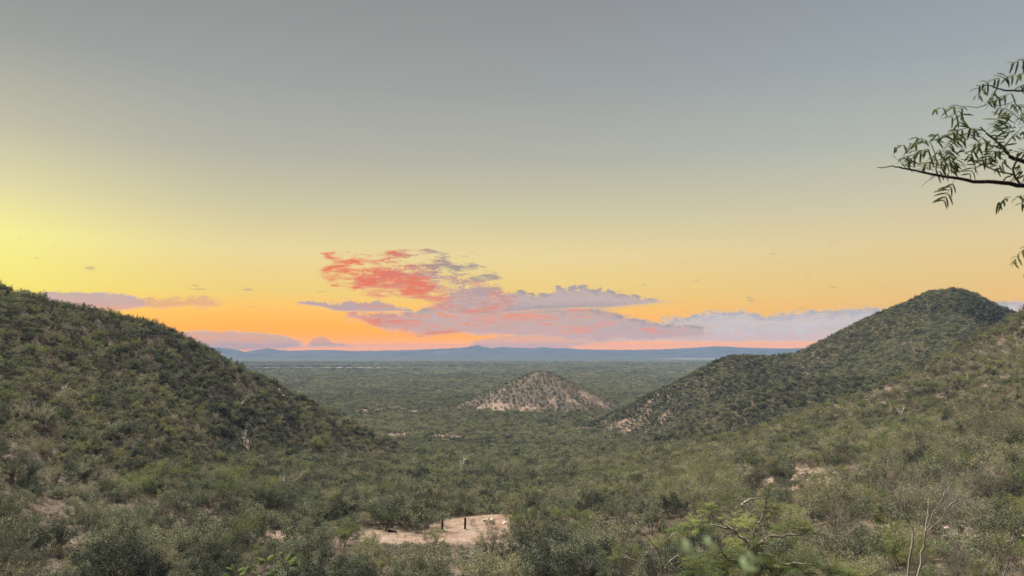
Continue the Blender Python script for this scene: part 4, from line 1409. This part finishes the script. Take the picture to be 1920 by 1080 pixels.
limb_px([(2060, 120), (1960, 108), (1925, 112), (1908, 112)], 0.005, 0.0015, tr_[5], 60, .15)
limb_px([(2080, 470), (1960, 460), (1930, 458), (1912, 466)], 0.006, 0.0015, tr_[2], 61, .1)
limb_px([(1700, 317), (1684, 300), (1672, 290)], 0.0016, 0.001, None, 62)
limb_px([(1882, 278), (1900, 255), (1915, 240)], 0.004, 0.0015, None, 63)
limb_px([(1754, 330), (1738, 340), (1726, 352)], 0.0016, 0.0008, None, 64)
hang = [feather_mesh('leaf', n_, L_, .049, .0044, M['leaf_near'], dr, 70 + k, 0.5, fw, 0.3) for k, (n_, L_, dr, fw) in enumerate([(8, .15, .5, .35), (6, .115, .7, .5), (4, .085, .8, .3), (7, .13, .25, .6), (8, .15, .6, .2), (6, .115, .3, .4), (5, .085, .6, .5), (7, .13, .7, .3)])]
LEAVES = [((1815, 200), (1752, 193)), ((1806, 203), (1790, 262)), ((1748, 268), (1676, 264)), ((1750, 275), (1700, 292)), ((1790, 336), (1772, 372)), ((1945, 362), (1868, 366)), ((1960, 372), (1915, 372)),
          ((1856, 160), (1826, 176)), ((1900, 140), (1838, 152)), ((1930, 138), (1890, 136)), ((1870, 166), (1846, 186)), ((1905, 172), (1860, 180)), ((1935, 108), (1900, 112)), ((1935, 455), (1892, 484)), ((1945, 480), (1912, 508)),
          ((1862, 240), (1878, 208)), ((1890, 262), (1926, 236)), ((1838, 238), (1800, 262)), ((1838, 240), (1788, 236)), ((1850, 250), (1812, 290)), ((1868, 264), (1828, 262)), ((1868, 264), (1852, 300)), ((1882, 278), (1840, 290)),
          ((1752, 284), (1716, 276)), ((1754, 290), (1790, 272)), ((1756, 300), (1726, 306)), ((1756, 300), (1800, 300)), ((1744, 268), (1770, 246)), ((1744, 268), (1722, 250)), ((1802, 299), (1772, 320)), ((1802, 299), (1780, 282)),
          ((1830, 303), (1806, 276)), ((1830, 303), (1822, 326)), ((1855, 315), (1838, 292)), ((1893, 293), (1862, 312)), ((1893, 293), (1880, 252)), ((1900, 255), (1880, 228)), ((1915, 240), (1940, 222)), ((1910, 245), (1950, 250)),
          ((1920, 303), (1948, 284)), ((1906, 302), (1930, 326)), ((1880, 323), (1868, 304)), ((1684, 300), (1704, 284)), ((1690, 315), (1708, 296)), ((1866, 199), (1902, 206)), ((1885, 196), (1922, 188)), ((1810, 199), (1786, 214)),
          ((1780, 262), (1752, 246)), ((1800, 250), (1774, 268)), ((1812, 262), (1830, 238)), ((1770, 276), (1740, 292)), ((1720, 322), (1738, 300)), ((1790, 290), (1764, 306)), ((1940, 200), (1905, 212)), ((1955, 150), (1912, 152)), ((1955, 290), (1916, 276)), ((1960, 318), (1930, 340))]
r = random.Random(21)
LEAVES += [((a[0] + r.uniform(-14, 14), a[1] + r.uniform(-10, 10)), (b[0] + r.uniform(-16, 16), b[1] + r.uniform(-12, 12))) for a, b in LEAVES[15:50:7] if 1690 < a[0] < 1930 and 225 < a[1] < 320]
for k, (a, b) in enumerate(LEAVES):
    dj = D + r.uniform(-.12, .14)
    A_, B_ = at(a[0], a[1], dj), at(b[0], b[1], dj + r.uniform(-.03, .03))
    xax = (B_ - A_).normalized()
    upv = Vector((r.uniform(-.5, .5), r.uniform(-1.0, .15), 1.0 + r.uniform(-.5, .3))).normalized()
    yax = upv.cross(xax).normalized()
    zax = xax.cross(yax)
    L_ = (B_ - A_).length
    mi = 0 if L_ > 0.14 else (3 if L_ > .105 and k % 2 else (1 if L_ > 0.085 else 2))
    f = L_ / (.15, .115, .085, .13)[mi]
    o = link('leaf', hang[mi + 4 * (k % 2)], mz)
    mt = Matrix((xax, yax, zax)).transposed().to_4x4()
    o.matrix_local = Matrix.Translation(A_ - mz.location) @ mt @ Matrix.Diagonal((f, 0.55 + 0.45 * f, f, 1))

# ---- young leafy stem right in front of the lens, out of focus
D = 0.46
ls = empty('leafy_sprig', (0.13, 0.40, gz(0.13, 0.40)), 'blurred pale green leafy sprig close to the lens at the bottom edge', 'plant')
leafm = feather_mesh('leaf', 1, 0.004, 0.0068, 0.0016, M['leaf_pale'], 0.2, 3, 0.3, 0.8)
for k, pth in enumerate([[(1330, 1300), (1320, 1120), (1305, 1060), (1275, 1025)], [(1320, 1120), (1330, 1060), (1332, 1010)], [(1330, 1300), (1380, 1120), (1398, 1070), (1420, 1045)]]):
    pts = [Vector((0.13, 0.40, ls.location.z - 0.05))] if k != 1 else []
    pts += [at(a, b, D) for a, b in pth]
    link('stem', tube_mesh('stem', [(local(wiggle(pts, 3, .03, 80 + k), ls), 0.0016 if k != 1 else 0.0008, 0.0005)], M['leaf_pale'], 5), ls)
for k, (px, py) in enumerate([(1262, 1026), (1282, 1038), (1322, 1022), (1392, 1070), (1410, 1056)]):
    o = link('leaf', leafm, ls, at(px, py, D + r.uniform(-.01, .01)) - ls.location)
    o.rotation_euler = (r.uniform(.6, 1.4), r.uniform(-.8, .2), r.uniform(-.5, .9))
    o.scale = (r.uniform(0.8, 1.15),) * 3
